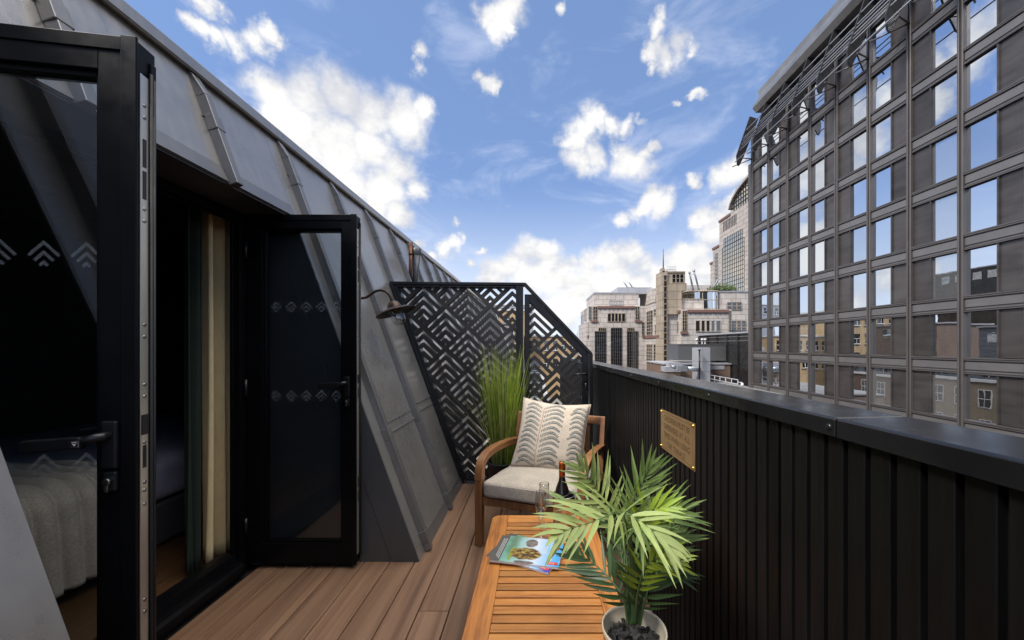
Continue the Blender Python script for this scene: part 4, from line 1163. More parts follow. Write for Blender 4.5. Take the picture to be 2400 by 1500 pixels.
rgw = random.Random(4)
glass_var = [M['office_glass'], office_glass('office glass b', (.03, .035, .036), .74, .008, 9.), office_glass('office glass c', (.045, .05, .05), .68, .007, 21.), office_glass('office glass blind', (.20, .20, .19), .60, .006, 33.), M['office_glass']]
for k in range(1, len(ZK)-1):
    z0, z1 = ZK[k]+.036, ZK[k+1]-.872
    for j in range(12):
        hi, lo = YM[j]-.152, YM[j+1]+.152
        # mullions alternate: glass meets glass, then panel meets panel
        glass_low = (j % 2 == 0)          # bay whose glass lies at its far (high y) end when odd
        gy = (lo, lo+1.50) if not glass_low else (hi-1.50, hi)
        if j % 2 == 0: g0, g1, p0, p1 = lo+.0, lo+1.46, lo+1.54, hi
        else: g0, g1, p0, p1 = hi-1.46, hi, lo, hi-1.54
        if z1 < -9 : continue
        mb = MB(); mb.obox((XF+.10+rgw.uniform(-.004, .004), g0, z0), (.03, 0, 0), (rgw.uniform(-.006, .006), g1-g0, 0), (rgw.uniform(-.006, .006), 0, z1-z0))
        mb.build('window', rgw.choice(glass_var), off)
        mb = MB(); mb.box((XF+.05, p0+.03, z0+.03), (XF+.20, p1-.03, z1-.03))
        a, b = min(g1, p1), max(g0, p0)
        s0, s1 = (g1, p0) if j % 2 == 0 else (p1, g0)
        mb.box((XF-.04, s0, z0), (XF+.20, s1, z1))
        mb.box((XF+.02, p0, z0), (XF+.10, p0+.028, z1)); mb.box((XF+.02, p1-.028, z0), (XF+.10, p1, z1))
        mb.build('mesh_panel', M['mesh_panel'], off)
# roof canopy of raking fins and rails
YB = [40.4, 37.35, 34.45, 31.6, 28.8, 26.0, 23.1, 20.2, 17.3, 14.4]
for y in YB:
    mb = MB(); t = .11
    mb.prism([(21.72, y, 21.9), (21.80, y, 21.0), (21.95, y, 20.75), (22.10, y, 20.85), (22.48, y, 21.6), (24.15, y, 25.9), (23.2, y, 26.2)], (0, t, 0))
    mb.build('canopy_fin', pbr('fin metal', (.05, .047, .05), .38, .4, .1, 1) if 'fin metal' not in bpy.data.materials else bpy.data.materials['fin metal'], off, bevel=.03)
def fx(z): return 21.9+.325*(z-21.49)
mb = MB()
for zz, r in ((21.25, .045), (22.40, .045), (22.75, .035), (23.05, .045), (23.45, .04), (23.75, .045), (24.6, .05)):
    mb.tube([(fx(zz)-.16, 12., zz), (fx(zz)-.16, 40.6, zz)], r, 8)
mb.build('canopy_rail', M['pale_duct'], off)
for i, y in enumerate(YM[:12]):
    if i % 2 == 1 or True:
        mb = MB(); q = Vector((XF-.10, y, 21.95))
        for dy in (-1.0, 1.0): mb.tube([q, Vector((22.25, y+dy, 21.55))], .055, 8)
        mb.build('canopy_bracket', M['curtain_wall'], off)
mb = MB(); pr = [(23.05, 25.7), (22.70, 26.15), (22.75, 26.5), (23.15, 26.9), (23.35, 27.5), (23.30, 28.0), (23.62, 28.35), (25.5, 28.5), (25.5, 25.7)]
mb.prism([(a, 10., b) for a, b in pr], (0, 29.1, 0)); mb.build('roof_cornice', pbr('cornice metal', (.27, .26, .25), .35, .5, .15, .8), off, bevel=.04)

# ---- helpers for distant elevations
def Z6(zx, zy): return (1330+zx/2.94, 420+zy/2.94)
def XZ(zx, zy, Y):
    px, py = Z6(zx, zy); return ((px-CX)*Y/F, EYE-(py-CY)*Y/F)
def block(root, name, mat, zx0, zx1, zy0, zy1, Y, depth, base=None):
    x0, z1 = XZ(zx0, zy0, Y); x1, z0 = XZ(zx1, zy1, Y)
    if base is not None: z0 = base
    mb = MB(); mb.box((x0, Y, z0), (x1, Y+depth, z1)); return mb.build(name, mat, root)
def fwin(root, zx0, zx1, zy0, zy1, Y, nx, ny, glass='far_glass', fr='granite', fw=.10, name='window'):
    "window in a wall facing the viewer"
    x0, z1 = XZ(zx0, zy0, Y); x1, z0 = XZ(zx1, zy1, Y)
    mb = MB(); mb.box((x0, Y-.03, z0), (x1, Y+.05, z1), 0); f = .07
    mb.box((x0-f, Y-.12, z0-f), (x0, Y+.05, z1+f), 1); mb.box((x1, Y-.12, z0-f), (x1+f, Y+.05, z1+f), 1); mb.box((x0, Y-.12, z1), (x1, Y+.05, z1+f), 1); mb.box((x0, Y-.16, z0-f), (x1, Y+.05, z0), 1)
    for i in range(1, nx): x = x0+(x1-x0)*i/nx; mb.box((x-fw/2, Y-.09, z0), (x+fw/2, Y-.031, z1), 1)
    for i in range(1, ny): z = z0+(z1-z0)*i/ny; mb.box((x0, Y-.075, z-fw*.35), (x1, Y-.0315, z+fw*.35), 1)
    return mb.build(name, [M[glass], M[fr]], root)
def swin(root, X, zx0, zx1, zy0, zy1, nx, ny, glass='far_glass', fr='granite', fw=.10, name='window'):
    "window in a wall facing the street (plane x = X), placed by its right hand edge"
    pa, _ = Z6(zx0, 0); pb, pt = Z6(zx1, zy0); _, pl = Z6(zx1, zy1)
    ya, yb = X*F/(pa-CX), X*F/(pb-CX); z1 = EYE-(pt-CY)*yb/F; z0 = EYE-(pl-CY)*yb/F
    mb = MB(); mb.box((X-.03, yb, z0), (X+.05, ya, z1), 0)
    f = .12
    mb.box((X-.10, yb-f, z0-f), (X+.05, yb, z1+f), 1); mb.box((X-.10, ya, z0-f), (X+.05, ya+f, z1+f), 1); mb.box((X-.10, yb, z1), (X+.05, ya, z1+f), 1); mb.box((X-.12, yb, z0-f), (X+.05, ya, z0), 1)
    for i in range(1, nx): y = yb+(ya-yb)*i/nx; mb.box((X-.05, y-fw/2, z0), (X-.031, y+fw/2, z1), 1)
    for i in range(1, ny): z = z0+(z1-z0)*i/ny; mb.box((X-.045, yb, z-fw*.35), (X-.0315, ya, z+fw*.35), 1)
    return mb.build(name, [M[glass], M[fr]], root)

# ---- pale stone building, left wing
sa = empty('stone_building', (18, 85, -20), 'pale stone building wing with three tall dark window bays, behind the parapet end', 'building')
YA = 83.
XA0 = XZ(150, 0, YA)[0]; XA1 = 24.4
def zA(zy, Y=YA): return XZ(0, zy, Y)[1]
mb = MB(); mb.box((XA0, YA, -20), (XA1, 99, zA(874))); mb.build('wall', M['stone'], sa)
mb = MB(); mb.box((XZ(132, 0, YA)[0], YA+.6, -20), (XA0+.01, 99, zA(985))); mb.build('wall', M['stone'], sa)
block(sa, 'upper_storey', M['stone'], 185, 490, 785, 875, YA+1.2, 13)
block(sa, 'penthouse', M['pale_duct'], 345, 580, 745, 790, YA+5, 8)
mb = MB(); x0, z1 = XZ(185, 781, YA+1.2); x1, _ = XZ(490, 781, YA+1.2); mb.box((x0-.1, YA+1.1, z1-.25), (x1+.1, YA+14.3, z1+.05)); mb.build('roof_edge', M['pale_duct'], sa)
def band(root, zx0, zx1, zy0, zy1, Y): 
    x0, z1 = XZ(zx0, zy0, Y); x1, z0 = XZ(zx1, zy1, Y); mb = MB(); mb.box((x0, Y-.25, z0), (x1, Y+.1, z1)); mb.build('terracotta_band', M['terracotta'], root)
def zig(root, zx0, zx1, zy0, zy1, Y, n):
    x0, z1 = XZ(zx0, zy0, Y); x1, z0 = XZ(zx1, zy1, Y); mb = MB(); w = (x1-x0)/n
    for i in range(n): mb.prism([(x0+w*i+.06, Y-.03, z1), (x0+w*(i+1)-.06, Y-.03, z1), (x0+w*(i+.5), Y-.03, z0)], (0, .1, 0))
    mb.build('zigzag_frieze', M['zigzag'], root)
band(sa, 205, 465, 875, 889, YA); zig(sa, 212, 460, 890, 912, YA, 8)
band(sa, 162, 210, 974, 986, YA); band(sa, 465, 512, 974, 986, YA); band(sa, 136, 160, 1076, 1090, YA+.5); band(sa, 514, 538, 1076, 1090, YA)
fwin(sa, 147, 163, 880, 966, YA, 1, 4); fwin(sa, 178, 203, 880, 966, YA, 2, 4); fwin(sa, 469, 494, 880, 966, YA, 2, 4)
fwin(sa, 146, 158, 988, 1072, YA+.55, 1, 4); fwin(sa, 513, 527, 988, 1072, YA, 1, 4)
fwin(sa, 278, 396, 927, 979, YA, 5, 1, fw=.22)
fwin(sa, 290, 380, 838, 866, YA+1.2, 8, 1, 'stone', 'pale_duct', .12, name='vent_grille')
for x0, x1 in ((190, 265), (300, 374), (411, 484)):
    fwin(sa, x0, x1, 1049 if x0 != 300 else 1026, 1330, YA, 5, 13, fr='cw_band', fw=.05)
for x0, x1 in ((215, 265), (412, 456)): fwin(sa, x0, x1, 1026, 1047, YA, 4, 1, fw=.07)
# side wall steps (faces the street)
swin(sa, XA0, 98, 112, 935, 990, 2, 2); swin(sa, XA0, 120, 132, 895, 968, 1, 4)
for x0, x1 in ((98, 106), (118, 128)): swin(sa, XA0, x0, x1, 1095, 1150, 2, 3)
cr = empty('cleaning_cradle', (17, 90, 12), 'pair of small slanted cradle arms on the roof of the left stone wing', 'roof crane')
for zx in (385, 420):
    a = XZ(zx, 702, 90); b = XZ(zx+27, 745, 90); mb = MB(); mb.tube([(a[0], 90, a[1]), (b[0], 90, b[1])], .14, 8); mb.build('arm', M['galv'], cr)
mb = MB(); a = XZ(402, 742, 90); mb.box((a[0], 89.6, a[1]-.5), (XZ(460, 742, 90)[0], 91, a[1]-.1)); mb.build('base', M['galv'], cr)

# ---- pale stone building, middle and right wing with tower and glass drum
sb = empty('stone_building', (30, 78, -20), 'pale stone building with a slim tower and a curved mirror glass drum', 'building')
XS = 24.4
mb = MB(); mb.box((XS, 72, -20), (XS+8, 83, 10.07)); mb.build('wall', M['stone'], sb)
mb = MB(); mb.box((XS-.12, 71.9, 10.07), (XS+8, 83, 10.25)); mb.build('roof_edge', M['granite'], sb)
block(sb, 'upper_storey', M['stone'], 583, 660, 752, 860, 84, 10)
block(sb, 'upper_storey', M['stone'], 820, 1010, 730, 790, 82, 6)
swin(sb, XS, 549, 588, 905, 1070, 3, 7, fw=.16); swin(sb, XS, 598, 622, 893, 935, 3, 2, fw=.16); swin(sb, XS, 606, 640, 1000, 1062, 3, 2, fw=.18)
swin(sb, XS, 547, 586, 1140, 1330, 3, 8, fw=.16); swin(sb, XS, 597, 608, 1140, 1330, 1, 8, fw=.12); swin(sb, XS, 621, 650, 1140, 1330, 3, 8, fw=.16); swin(sb, XS, 608, 650, 812, 836, 4, 1, fw=.16)
mb = MB(); y0, y1 = 73.5, 79; mb.box((XS-.2, y0, zA(1092, 74)), (XS, 82.8, zA(1074, 74))); mb.build('terracotta_band', M['terracotta'], sb)
# tower
YT = 71.6
block(sb, 'tower_shaft', M['granite'], 655, 692, 630, 1300, YT, 4, base=-20); block(sb, 'tower_cap', M['granite'], 653, 670, 610, 640, YT, 1.6)
for i in range(16):
    zy = 660+40*i
    fwin(sb, 664, 684, zy+3, zy+36, YT, 1, 1, 'bronze_glass' if i % 3 else 'mirror_glass', 'granite')
block(sb, 'tower_head', M['granite'], 692, 811, 640, 716, YT+.3, 6); block(sb, 'tower_base', M['granite'], 692, 821, 716.5, 768, YT-.2, 7); block(sb, 'tower_base', M['granite'], 692, 786, 768.5, 930, YT-.2, 7)
block(sb, 'tower_coping', M['granite'], 688, 813, 634, 642, YT+.1, 6.4)
for k in range(3): fwin(sb, 722+27*k, 744+27*k, 656, 711, YT+.3, 1, 2)
mb = MB(); a = XZ(660, 480, YT+.8); b = XZ(660, 611, YT+.8); mb.tube([(b[0], YT+.8, b[1]), (a[0], YT+.8, a[1])], [.12, .04], 8); mb.build('antenna', M['cw_dark'], sb)
mb = MB()
for zy in (604, 620, 634):
    a, b = XZ(682, zy, YT+1), XZ(746, zy, YT+1)
    for yy in (YT+1, YT+3.5): mb.tube([(a[0], yy, a[1]), (b[0], yy, b[1])], .035, 6)
for k in range(7):
    a = XZ(682+10.6*k, 604, YT+1); b = XZ(682+10.6*k, 640, YT+1)
    for yy in (YT+1, YT+3.5): mb.tube([(a[0], yy, a[1]), (b[0], yy, b[1])], .03, 6)
mb.build('roof_cage', M['galv'], sb)
# glass drum
cx_ = XZ(917, 0, 76)[0]; rd = (XZ(1046, 0, 73.5)[0]-XZ(789, 0, 73.5)[0])/2
zt, zb = XZ(0, 770, 73)[1], XZ(0, 900, 73)[1]
def arcpts(r, n=24, a0=180, a1=360): return [(cx_+r*math.cos(R(a0+(a1-a0)*k/n)), 76.5+r*math.sin(R(a0+(a1-a0)*k/n))) for k in range(n+1)]
mb = MB(); P = arcpts(rd)
for a, b in zip(P, P[1:]): mb.poly([(a[0], a[1], zb-.5), (b[0], b[1], zb-.5), (b[0], b[1], zt-.1), (a[0], a[1], zt-.1)])
mb.prism([(a, b, zt-.1) for a, b in P], (0, 0, .02))
dr = mb.build('glass_drum', M['mirror_glass'], sb)
mb = MB()
for z in (zt, zt-1.75, zt-3.5, zt-5.2, zb):
    for a, b in zip(P, P[1:]): mb.tube([(a[0], a[1], z), (b[0], b[1], z)], .17 if z in (zt, zb) else .07, 6)
for i in range(0, 25, 2): mb.tube([(P[i][0], P[i][1], zb), (P[i][0], P[i][1], zt)], .055, 6)
mb.build('drum_frame', M['granite'], sb)
# right wing
YB_ = 70.
xb0, xb1 = XZ(786, 0, YB_)[0], XZ(1130, 0, YB_)[0]
mb = MB(); mb.box((xb0, YB_, -20), (xb1, YB_+6, XZ(0, 897, YB_)[1])); mb.build('wall', M['stone'], sb)
band(sb, 826, 1110, 900, 918, YB_); zig(sb, 830, 1108, 920, 942, YB_, 8); band(sb, 779, 828, 1049, 1067, YB_)
zig(sb, 790, 822, 1068, 1086, YB_, 1)
mb = MB(); mb.box((xb0-.22, YB_+.4, XZ(0, 918, YB_)[1]), (xb0, 76, XZ(0, 900, YB_)[1])); mb.build('terracotta_band', M['terracotta'], sb)
fwin(sb, 794, 821, 908, 1040, YB_, 2, 6); fwin(sb, 1111, 1128, 908, 1040, YB_, 1, 6)
fwin(sb, 883, 1053, 975, 1047, YB_, 5, 1, 'bronze_glass', 'stone', .34)
swin(sb, xb0, 719, 765, 982, 1052, 4, 1, fw=.25)
YC = 74.
mb = MB(); x0 = XZ(1046, 0, YC)[0]; mb.box((x0, YC, -20), (x0+26, YC+8, XZ(0, 776, YC)[1])); mb.build('wall', M['stone'], sb)
fwin(sb, 1100, 1198, 849, 897, YC, 3, 2, fw=.2); fwin(sb, 1134, 1228, 976, 1040, YC, 3, 3, fw=.2)
mb = MB(); mb.box((x0-.1, YC-.12, XZ(0, 776, YC)[1]), (x0+26, YC+8, XZ(0, 770, YC)[1])); mb.build('roof_edge', M['pale_duct'], sb)
# roof garden bush and window cleaning davits
mb = MB(); rg = random.Random(3); c = Vector((XZ(1066, 0, 77)[0], 77, XZ(0, 772, 77)[1]))
for k in range(1400):
    d = Vector((rg.gauss(0, 1), rg.gauss(0, .8), abs(rg.gauss(0, .6)))); 
    if d.length > 2: continue
    q = c+Vector((d.x*1.6, d.y*1.1, d.z*1.1)); s = rg.uniform(.10, .22); a = Vector((rg.gauss(0, 1), rg.gauss(0, 1), rg.gauss(0, 1))).normalized(); b = a.orthogonal().normalized()
    mb.poly([q-a*s-b*s*.5, q+a*s-b*s*.5, q+a*s+b*s*.5, q-a*s+b*s*.5])
mb.build('roof_bush', M['bush'], label='green bush growing on the stone roof beside the mirror glass drum', cat='bush', recalc=False)
dv = empty('roof_davit', (XZ(890, 0, 75)[0], 75, 12), 'pair of thick grey davit arms leaning over the roof of the glass drum', 'roof crane')
for (a0, a1), (b0, b1) in (((840, 642), (882, 762)), ((871, 628), (922, 762))):
    a, b = XZ(a0, a1, 74.5), XZ(b0, b1, 74.5); mb = MB(); mb.tube([(a[0], 74.5, a[1]), (b[0], 75.5, b[1])], .17, 10); mb.lathe([(.26, -.15), (.26, .15), (0, .16)], (a[0], 74.5, a[1]), 10); mb.build('arm', M['galv'], dv)
mb = MB(); a, b = XZ(852, 660, 74.6), XZ(882, 648, 74.6); mb.tube([(a[0], 74.6, a[1]), (b[0], 74.6, b[1])], .05, 6); mb.build('tie', M['galv'], dv)
d2 = empty('roof_davit', (XZ(1040, 0, 80)[0], 80, 12), 'pair of thin davit arms leaning right in front of the tower foot', 'roof crane')
for (a0, a1), (b0, b1) in (((1036, 690), (995, 765)), ((1062, 687), (1010, 765))):
    a, b = XZ(a0, a1, 80), XZ(b0, b1, 80); mb = MB(); mb.tube([(a[0], 80, a[1]), (b[0], 80, b[1])], .13, 8); mb.build('arm', M['galv'], d2)

# ---- tall tower behind
tw = empty('office_tower', (100, 165, -20), 'tall pale stone tower with an arched glass top, rising behind the dark office block', 'tower')
XT = 84.
def yT(px): return XT*F/(px-CX)
def part_tower(y0, y1, zr):
    mb = MB(); mb.box((XT, y0, -20), (XT+40, y1, EYE+zr)); mb.build('wall', M['stone_far'], tw)
part_tower(115, 160.7, 56.9); part_tower(160.71, 170.7, 57.); part_tower(170.71, 177, 46.); part_tower(177.01, 179.5, 39.6)
for y0, y1, zr in ((160.8, 170.7, 57.), (170.8, 177, 46.), (177.1, 179.5, 39.6)):
    mb = MB(); mb.box((XT-.35, y0, EYE+zr-.9), (XT+.0, y1+.3, EYE+zr+.1)); mb.build('terracotta_band', M['terracotta'], tw)
def tgrid(y0, y1, z0, z1, nx, ny, name='window'):
    mb = MB(); mb.box((XT-.05, y0, EYE+z0), (XT+.1, y1, EYE+z1), 0)
    for i in range(nx+1): y = y0+(y1-y0)*i/nx; mb.box((XT-.14, y-.11, EYE+z0), (XT-.051, y+.13, EYE+z1), 1)
    for i in range(ny+1): z = z0+(z1-z0)*i/ny; mb.box((XT-.12, y0, EYE+z-.10), (XT-.051, y1, EYE+z+.10), 1)
    mb.build(name, [M['tower_glass'], M['cw_dark']], tw)
tgrid(150.2, 167.8, 11, 43.6, 12, 18); tgrid(151.6, 166.4, 43.75, 47.3, 10, 2); tgrid(172.1, 174.6, 12, 42.5, 2, 16)
for i in range(9):
    y = 156.2+1.28*i; mb = MB(); mb.box((XT-.06, y, EYE+50.8), (XT+.1, y+.62, EYE+55.2)); mb.build('slot', M['cw_dark'], tw)
# arched glass top
mb = MB(); N = 28; yc, ra = 138., 23.2
def arch_z(y): return 56.9+math.sqrt(max(0, ra**2-(y-yc)**2))*.42
ys = [161-46*k/N for k in range(N+1)]
mb.prism([(XT+.05, y, EYE+arch_z(y)) for y in ys]+[(XT+.05, ys[-1], EYE+50.), (XT+.05, 147.5, EYE+50.), (XT+.05, 147.5, EYE+56.95), (XT+.05, ys[0], EYE+56.95)], (30, 0, 0))
mb.build('arch_glass', M['tower_glass'], tw)
mb = MB()
for a, b in zip(ys, ys[1:]):
    if a-b > .01: mb.beam((XT-.3, a, EYE+arch_z(a)+.3), (XT-.3, b, EYE+arch_z(b)+.3), 1.6, .9)
mb.build('arch_rim', M['stone_far'], tw)
mb = MB()
for k in range(9):
    y = 158-1.75*k; mb.box((XT-.15, y-.14, EYE+(50 if y < 147.4 else 57)), (XT+.04, y+.14, EYE+arch_z(y)))
for z in (51.7, 53.4, 55.1, 56.8, 58.5, 60.2, 61.9, 63.6):
    yy = yc+math.sqrt(max(0, ra**2-((z-56.9)/.42)**2)) if z > 56.9 else 147.4
    mb.box((XT-.14, 140, EYE+z-.13), (XT+.04, min(yy, 161), EYE+z+.13))
mb.build('arch_bars', M['cw_dark'], tw)
mb = MB(); mb.tube([(XT+1, 157.5, EYE+57), (XT+1, 157.5, EYE+66.5)], .12, 6); mb.build('mast', M['cw_dark'], tw)

# ---- low roofs between
dc = empty('clad_building', (30, 50, -20), 'low building clad in dark metal panels, just left of the office block corner', 'building')
mb = MB(); mb.box((25.7, 42.6, -20), (40, 58.8, 2.72)); mb.build('wall', M['dark_clad'], dc)
for y in (44.6, 47.3, 50., 52.8, 55.6, 58.7):
    mb = MB(); mb.box((25.55, y-.09, -20), (25.70, y+.09, 2.6)); mb.build('rib', M['dark_clad'], dc)
mb = MB(); mb.box((25.4, 42.6, 2.725), (40, 59., 2.90)); mb.build('roof_edge', M['pale_duct'], dc)
mb = MB(); mb.box((25.60, 42.7, 1.75), (25.695, 58.7, 1.85)); mb.box((25.60, 42.7, 2.3), (25.695, 58.7, 2.4)); mb.build('trim', M['cw_band'], dc)
lv = empty('plant_screen', (22, 52, -.9), 'grey louvred plant enclosure on the low brick roof', 'plant enclosure')
mb = MB(); mb.box((19.0, 50, -.83), (25.5, 53.9, 1.32)); mb.build('louvre_wall', M['louvre'], lv)
mb = MB(); mb.box((18.95, 49.95, 1.322), (25.55, 53.95, 1.40)); mb.build('edge', M['cw_band'], lv)
bx = empty('brick_roof_house', (21, 51, -20), 'brown brick roof building with pale coping under the grey louvred enclosure', 'building')
mb = MB(); mb.box((16.6, 48.9, -20), (25.5, 56, -1.3)); mb.build('wall', M['brick'], bx)
mb = MB(); mb.box((21.9, 48.82, -1.95), (24.7, 48.898, -1.45)); mb.box((16.5, 48.78, -1.299), (25.6, 56.1, -1.12)); mb.build('coping', M['pale_duct'], bx)
mb = MB(); mb.box((16.4, 47.2, -20), (18.2, 48.78, -2.15)); mb.build('chimney_stack', M['brick'], bx)
mb = MB(); mb.box((16.3, 47.1, -2.149), (18.3, 48.77, -1.5)); mb.box((16.9, 47.3, -1.499), (18.6, 48.6, -1.0)); mb.build('stack_cap', M['pale_duct'], bx)
db = empty('duct_box', (20.8, 46.6, -3.6), 'tall pale grey ventilation box standing in front of the louvred enclosure', 'duct')
mb = MB(); mb.box((20.04, 46, -3.6), (21.52, 47.9, .93)); mb.build('casing', M['pale_duct'], db, bevel=.03)
mb = MB()
for z in (-2.0, -.75): mb.box((20.02, 45.985, z-.02), (21.535, 47.9, z+.02))
mb.box((20.55, 45.985, -3.6), (20.58, 45.999, .9)); mb.build('joint', M['galv'], db)
ex = empty('round_duct', (18.3, 46.4, -2.6), 'galvanised round duct with a box fan, lying left of the pale ventilation box', 'duct')
mb = MB(); mb.tube([(18.4, 45.6, -1.62), (19.7, 45.6, -1.70), (20.0, 45.8, -1.72)], .30, 20); mb.build('tube', M['galv'], ex)
mb = MB(); mb.box((17.5, 45.2, -1.95), (18.39, 46.1, -1.28)); mb.build('fan_box', M['galv'], ex, bevel=.03)
mb = MB(); mb.tube([(17.1, 45.7, -1.5), (16.8, 45.7, -1.42), (16.9, 46.6, -1.3)], .22, 14); mb.build('elbow', M['galv'], ex)
mb = MB(); mb.tube([(19.85, 45.3, -3.6), (19.85, 45.3, .55)], .09, 10); mb.lathe([(.09, 0), (.2, .12), (0, .2)], (19.85, 45.3, .551), 12); mb.build('flue', M['black'], ex)
for i, (x, w) in enumerate(((22.2, 'short white vent cowl, leftmost of three on the louvred enclosure'), (22.95, 'white vent cowl in the middle of three on the louvred enclosure'), (23.35, 'white vent cowl, rightmost of three on the louvred enclosure'))):
    mb = MB(); mb.lathe([(.10, 0), (.10, .55), (.19, .56), (.19, .68), (.1, .75), (0, .76)], seg=14); o = mb.build('vent_cowl', M['white_paint'], label=w, cat='vent', group='white cowls on the louvred enclosure'); o.location = (x, 51.5, 1.40)
mb = MB(); mb.box((14.5, 36, -20), (24.2, 48.7, -3.62)); rf = empty('flat_roof_building', (19, 42, -20), 'low flat roofed building with a pale railing, below the pale ventilation box', 'building'); mb.build('wall', M['brick'], rf)
mb = MB(); mb.box((14.4, 35.9, -3.619), (24.3, 48.7, -3.5)); mb.build('roof', M['roof_felt'], rf)
rl_ = empty('guard_rail', (21.6, 45, -3.5), 'pale metal guard railing on the low flat roof, a white camera at its right end', 'railing')
mb = MB()
for z in (-2.48, -2.95): mb.tube([(21.65, 39.9, z), (21.65, 50.2, z)], .045, 8)
for k in range(8): mb.tube([(21.65, 39.95+1.3*k, -3.5), (21.65, 39.95+1.3*k, -2.48)], .045, 8)
mb.build('rail', M['pale_duct'], rl_)
cc = empty('dome_camera', (21.9, 39.6, -3.0), 'white dome security camera on the end of the pale roof railing', 'camera')
mb = MB(); mb.tube([(21.7, 39.9, -2.75), (21.95, 39.7, -2.72), (21.98, 39.7, -2.80)], .035, 8); mb.build('bracket', M['white_paint'], cc)
mb = MB(); mb.lathe([(0, .2), (.12, .18), (.16, .05), (.16, 0), (.14, -.1), (.08, -.17), (0, -.19)], (21.98, 39.7, -2.98), 20); mb.build('dome', M['white_paint'], cc)

# ---- tan buildings and rooftops beyond the screen
def simple_house(name, x0, x1, y0, y1, z1, wall, label, rows, cols, wz=1.5, wh=1.6, z0=-20, roof='roof_felt'):
    r = empty(name, ((x0+x1)/2, (y0+y1)/2, z0), label, 'building')
    mb = MB(); mb.box((x0, y0, z0), (x1, y1, z1)); mb.build('wall', M[wall], r)
    mb = MB(); mb.box((x0-.15, y0-.15, z1+.001), (x1+.15, y1+.15, z1+.25)); mb.build('parapet', M['white_paint'] if wall != 'slate' else M['slate'], r)
    w = (x1-x0)/cols
    for k in range(rows):
        for j in range(cols):
            xc = x0+w*(j+.5); zc = z1-wz-k*3.1; mb = MB()
            mb.box((xc-w*.26, y0-.02, zc-wh/2), (xc+w*.26, y0+.1, zc+wh/2), 0); mb.box((xc-w*.26, y0-.05, zc-.04), (xc+w*.26, y0-.021, zc+.04), 1); mb.box((xc-.04, y0-.05, zc-wh/2), (xc+.04, y0-.021, zc-.041), 1); mb.box((xc-w*.3, y0-.15, zc-wh/2-.15), (xc+w*.3, y0+.05, zc-wh/2-.001), 1)
            mb.build('window', [M['far_glass'], M['white_paint']], r)
    return r
simple_house('tan_building', -11.5, -2.2, 62, 74, 7.0, 'tan_brick', 'tan rendered building seen through the wide fixed part of the screen', 3, 5)
simple_house('tan_building', -2.0, 6.9, 64, 76, 2.7, 'tan_brick', 'lower tan building with dark windows seen through the gate of the screen', 2, 6)
simple_house('grey_building', -14, -1., 96, 110, 11.5, 'pale_duct', 'pale grey block standing behind the tan building beyond the screen', 2, 9)
sp = empty('church_spire', (13.6, 125, -20), 'small distant grey church spire left of the stone building', 'spire')
mb = MB(); mb.box((12.9, 124, -20), (14.4, 126, 1.6)); mb.build('tower', M['zigzag'], sp)
mb = MB(); mb.lathe([(.75, 0), (.35, 1.4), (.12, 3.0), (0, 5.0)], (13.65, 125, 1.601), 8, smooth=False); mb.build('spire', M['zigzag'], sp)
# brick street houses on our own side, mirrored in the office glass
def street_house(i, y0, y1, zt, wall, label):
    r = empty('brick_house', (-6, (y0+y1)/2, -20), label, 'house')
    mb = MB(); mb.box((-14, y0, -20), (.62, y1, zt)); mb.build('wall', M[wall], r)
    mb = MB(); mb.box((.50, y0, zt+.001), (.82, y1, zt+.28)); mb.build('cornice', M['white_paint'], r)
    mb = MB(); mb.prism([(.45, y0+.05, zt+.01), (-.6, y0+.05, zt+2.0), (-13, y0+.05, zt+2.1), (-13.6, y0+.05, zt+.01)], (0, y1-y0-.1, 0)); mb.build('roof', M['slate'], r)
    n = int((y1-y0)/2.3); w = (y1-y0)/n
    for j in range(n):
        yc = y0+w*(j+.5)
        for k in range(4):
            zc = zt-1.75-k*3.2; mb = MB()
            mb.box((.58, yc-.52, zc-.9), (.640, yc+.52, zc+.9), 0)
            for a, b, c, d in ((-.6, -.52, -.98, .98), (.52, .6, -.98, .98), (-.52, .52, .9, .98), (-.52, .52, -.98, -.9), (-.52, .52, -.04, .04), (-.03, .03, -.9, -.041), (-.03, .03, .041, .9)):
                mb.box((.60, yc+a, zc+c), (.67, yc+b, zc+d), 1)
            mb.build('window', [M['far_glass'], M['white_paint']], r)
        mb = MB(); mb.box((-.9, yc-.62, zt+.35), (.18, yc+.62, zt+1.85), 0); mb.box((.181, yc-.45, zt+.55), (.20, yc+.45, zt+1.6), 1); mb.box((.201, yc-.03, zt+.55), (.22, yc+.03, zt+1.6), 2); mb.box((-.9, yc-.7, zt+1.851), (.26, yc+.7, zt+1.95), 0)
        mb.build('dormer', [M['slate'], M['far_glass'], M['white_paint']], r)
    return r
street_house(0, 9.6, 26, -3.2, 'yellow_brick', 'yellow brick house with dormers along the street, nearest beyond the terrace')
street_house(1, 26.1, 45, -2.7, 'yellow_brick', 'yellow brick house with white sash windows, mirrored in the lowest office glass')
street_house(2, 45.1, 60, -3.0, 'brick', 'brown brick street house, farthest along our side of the street')
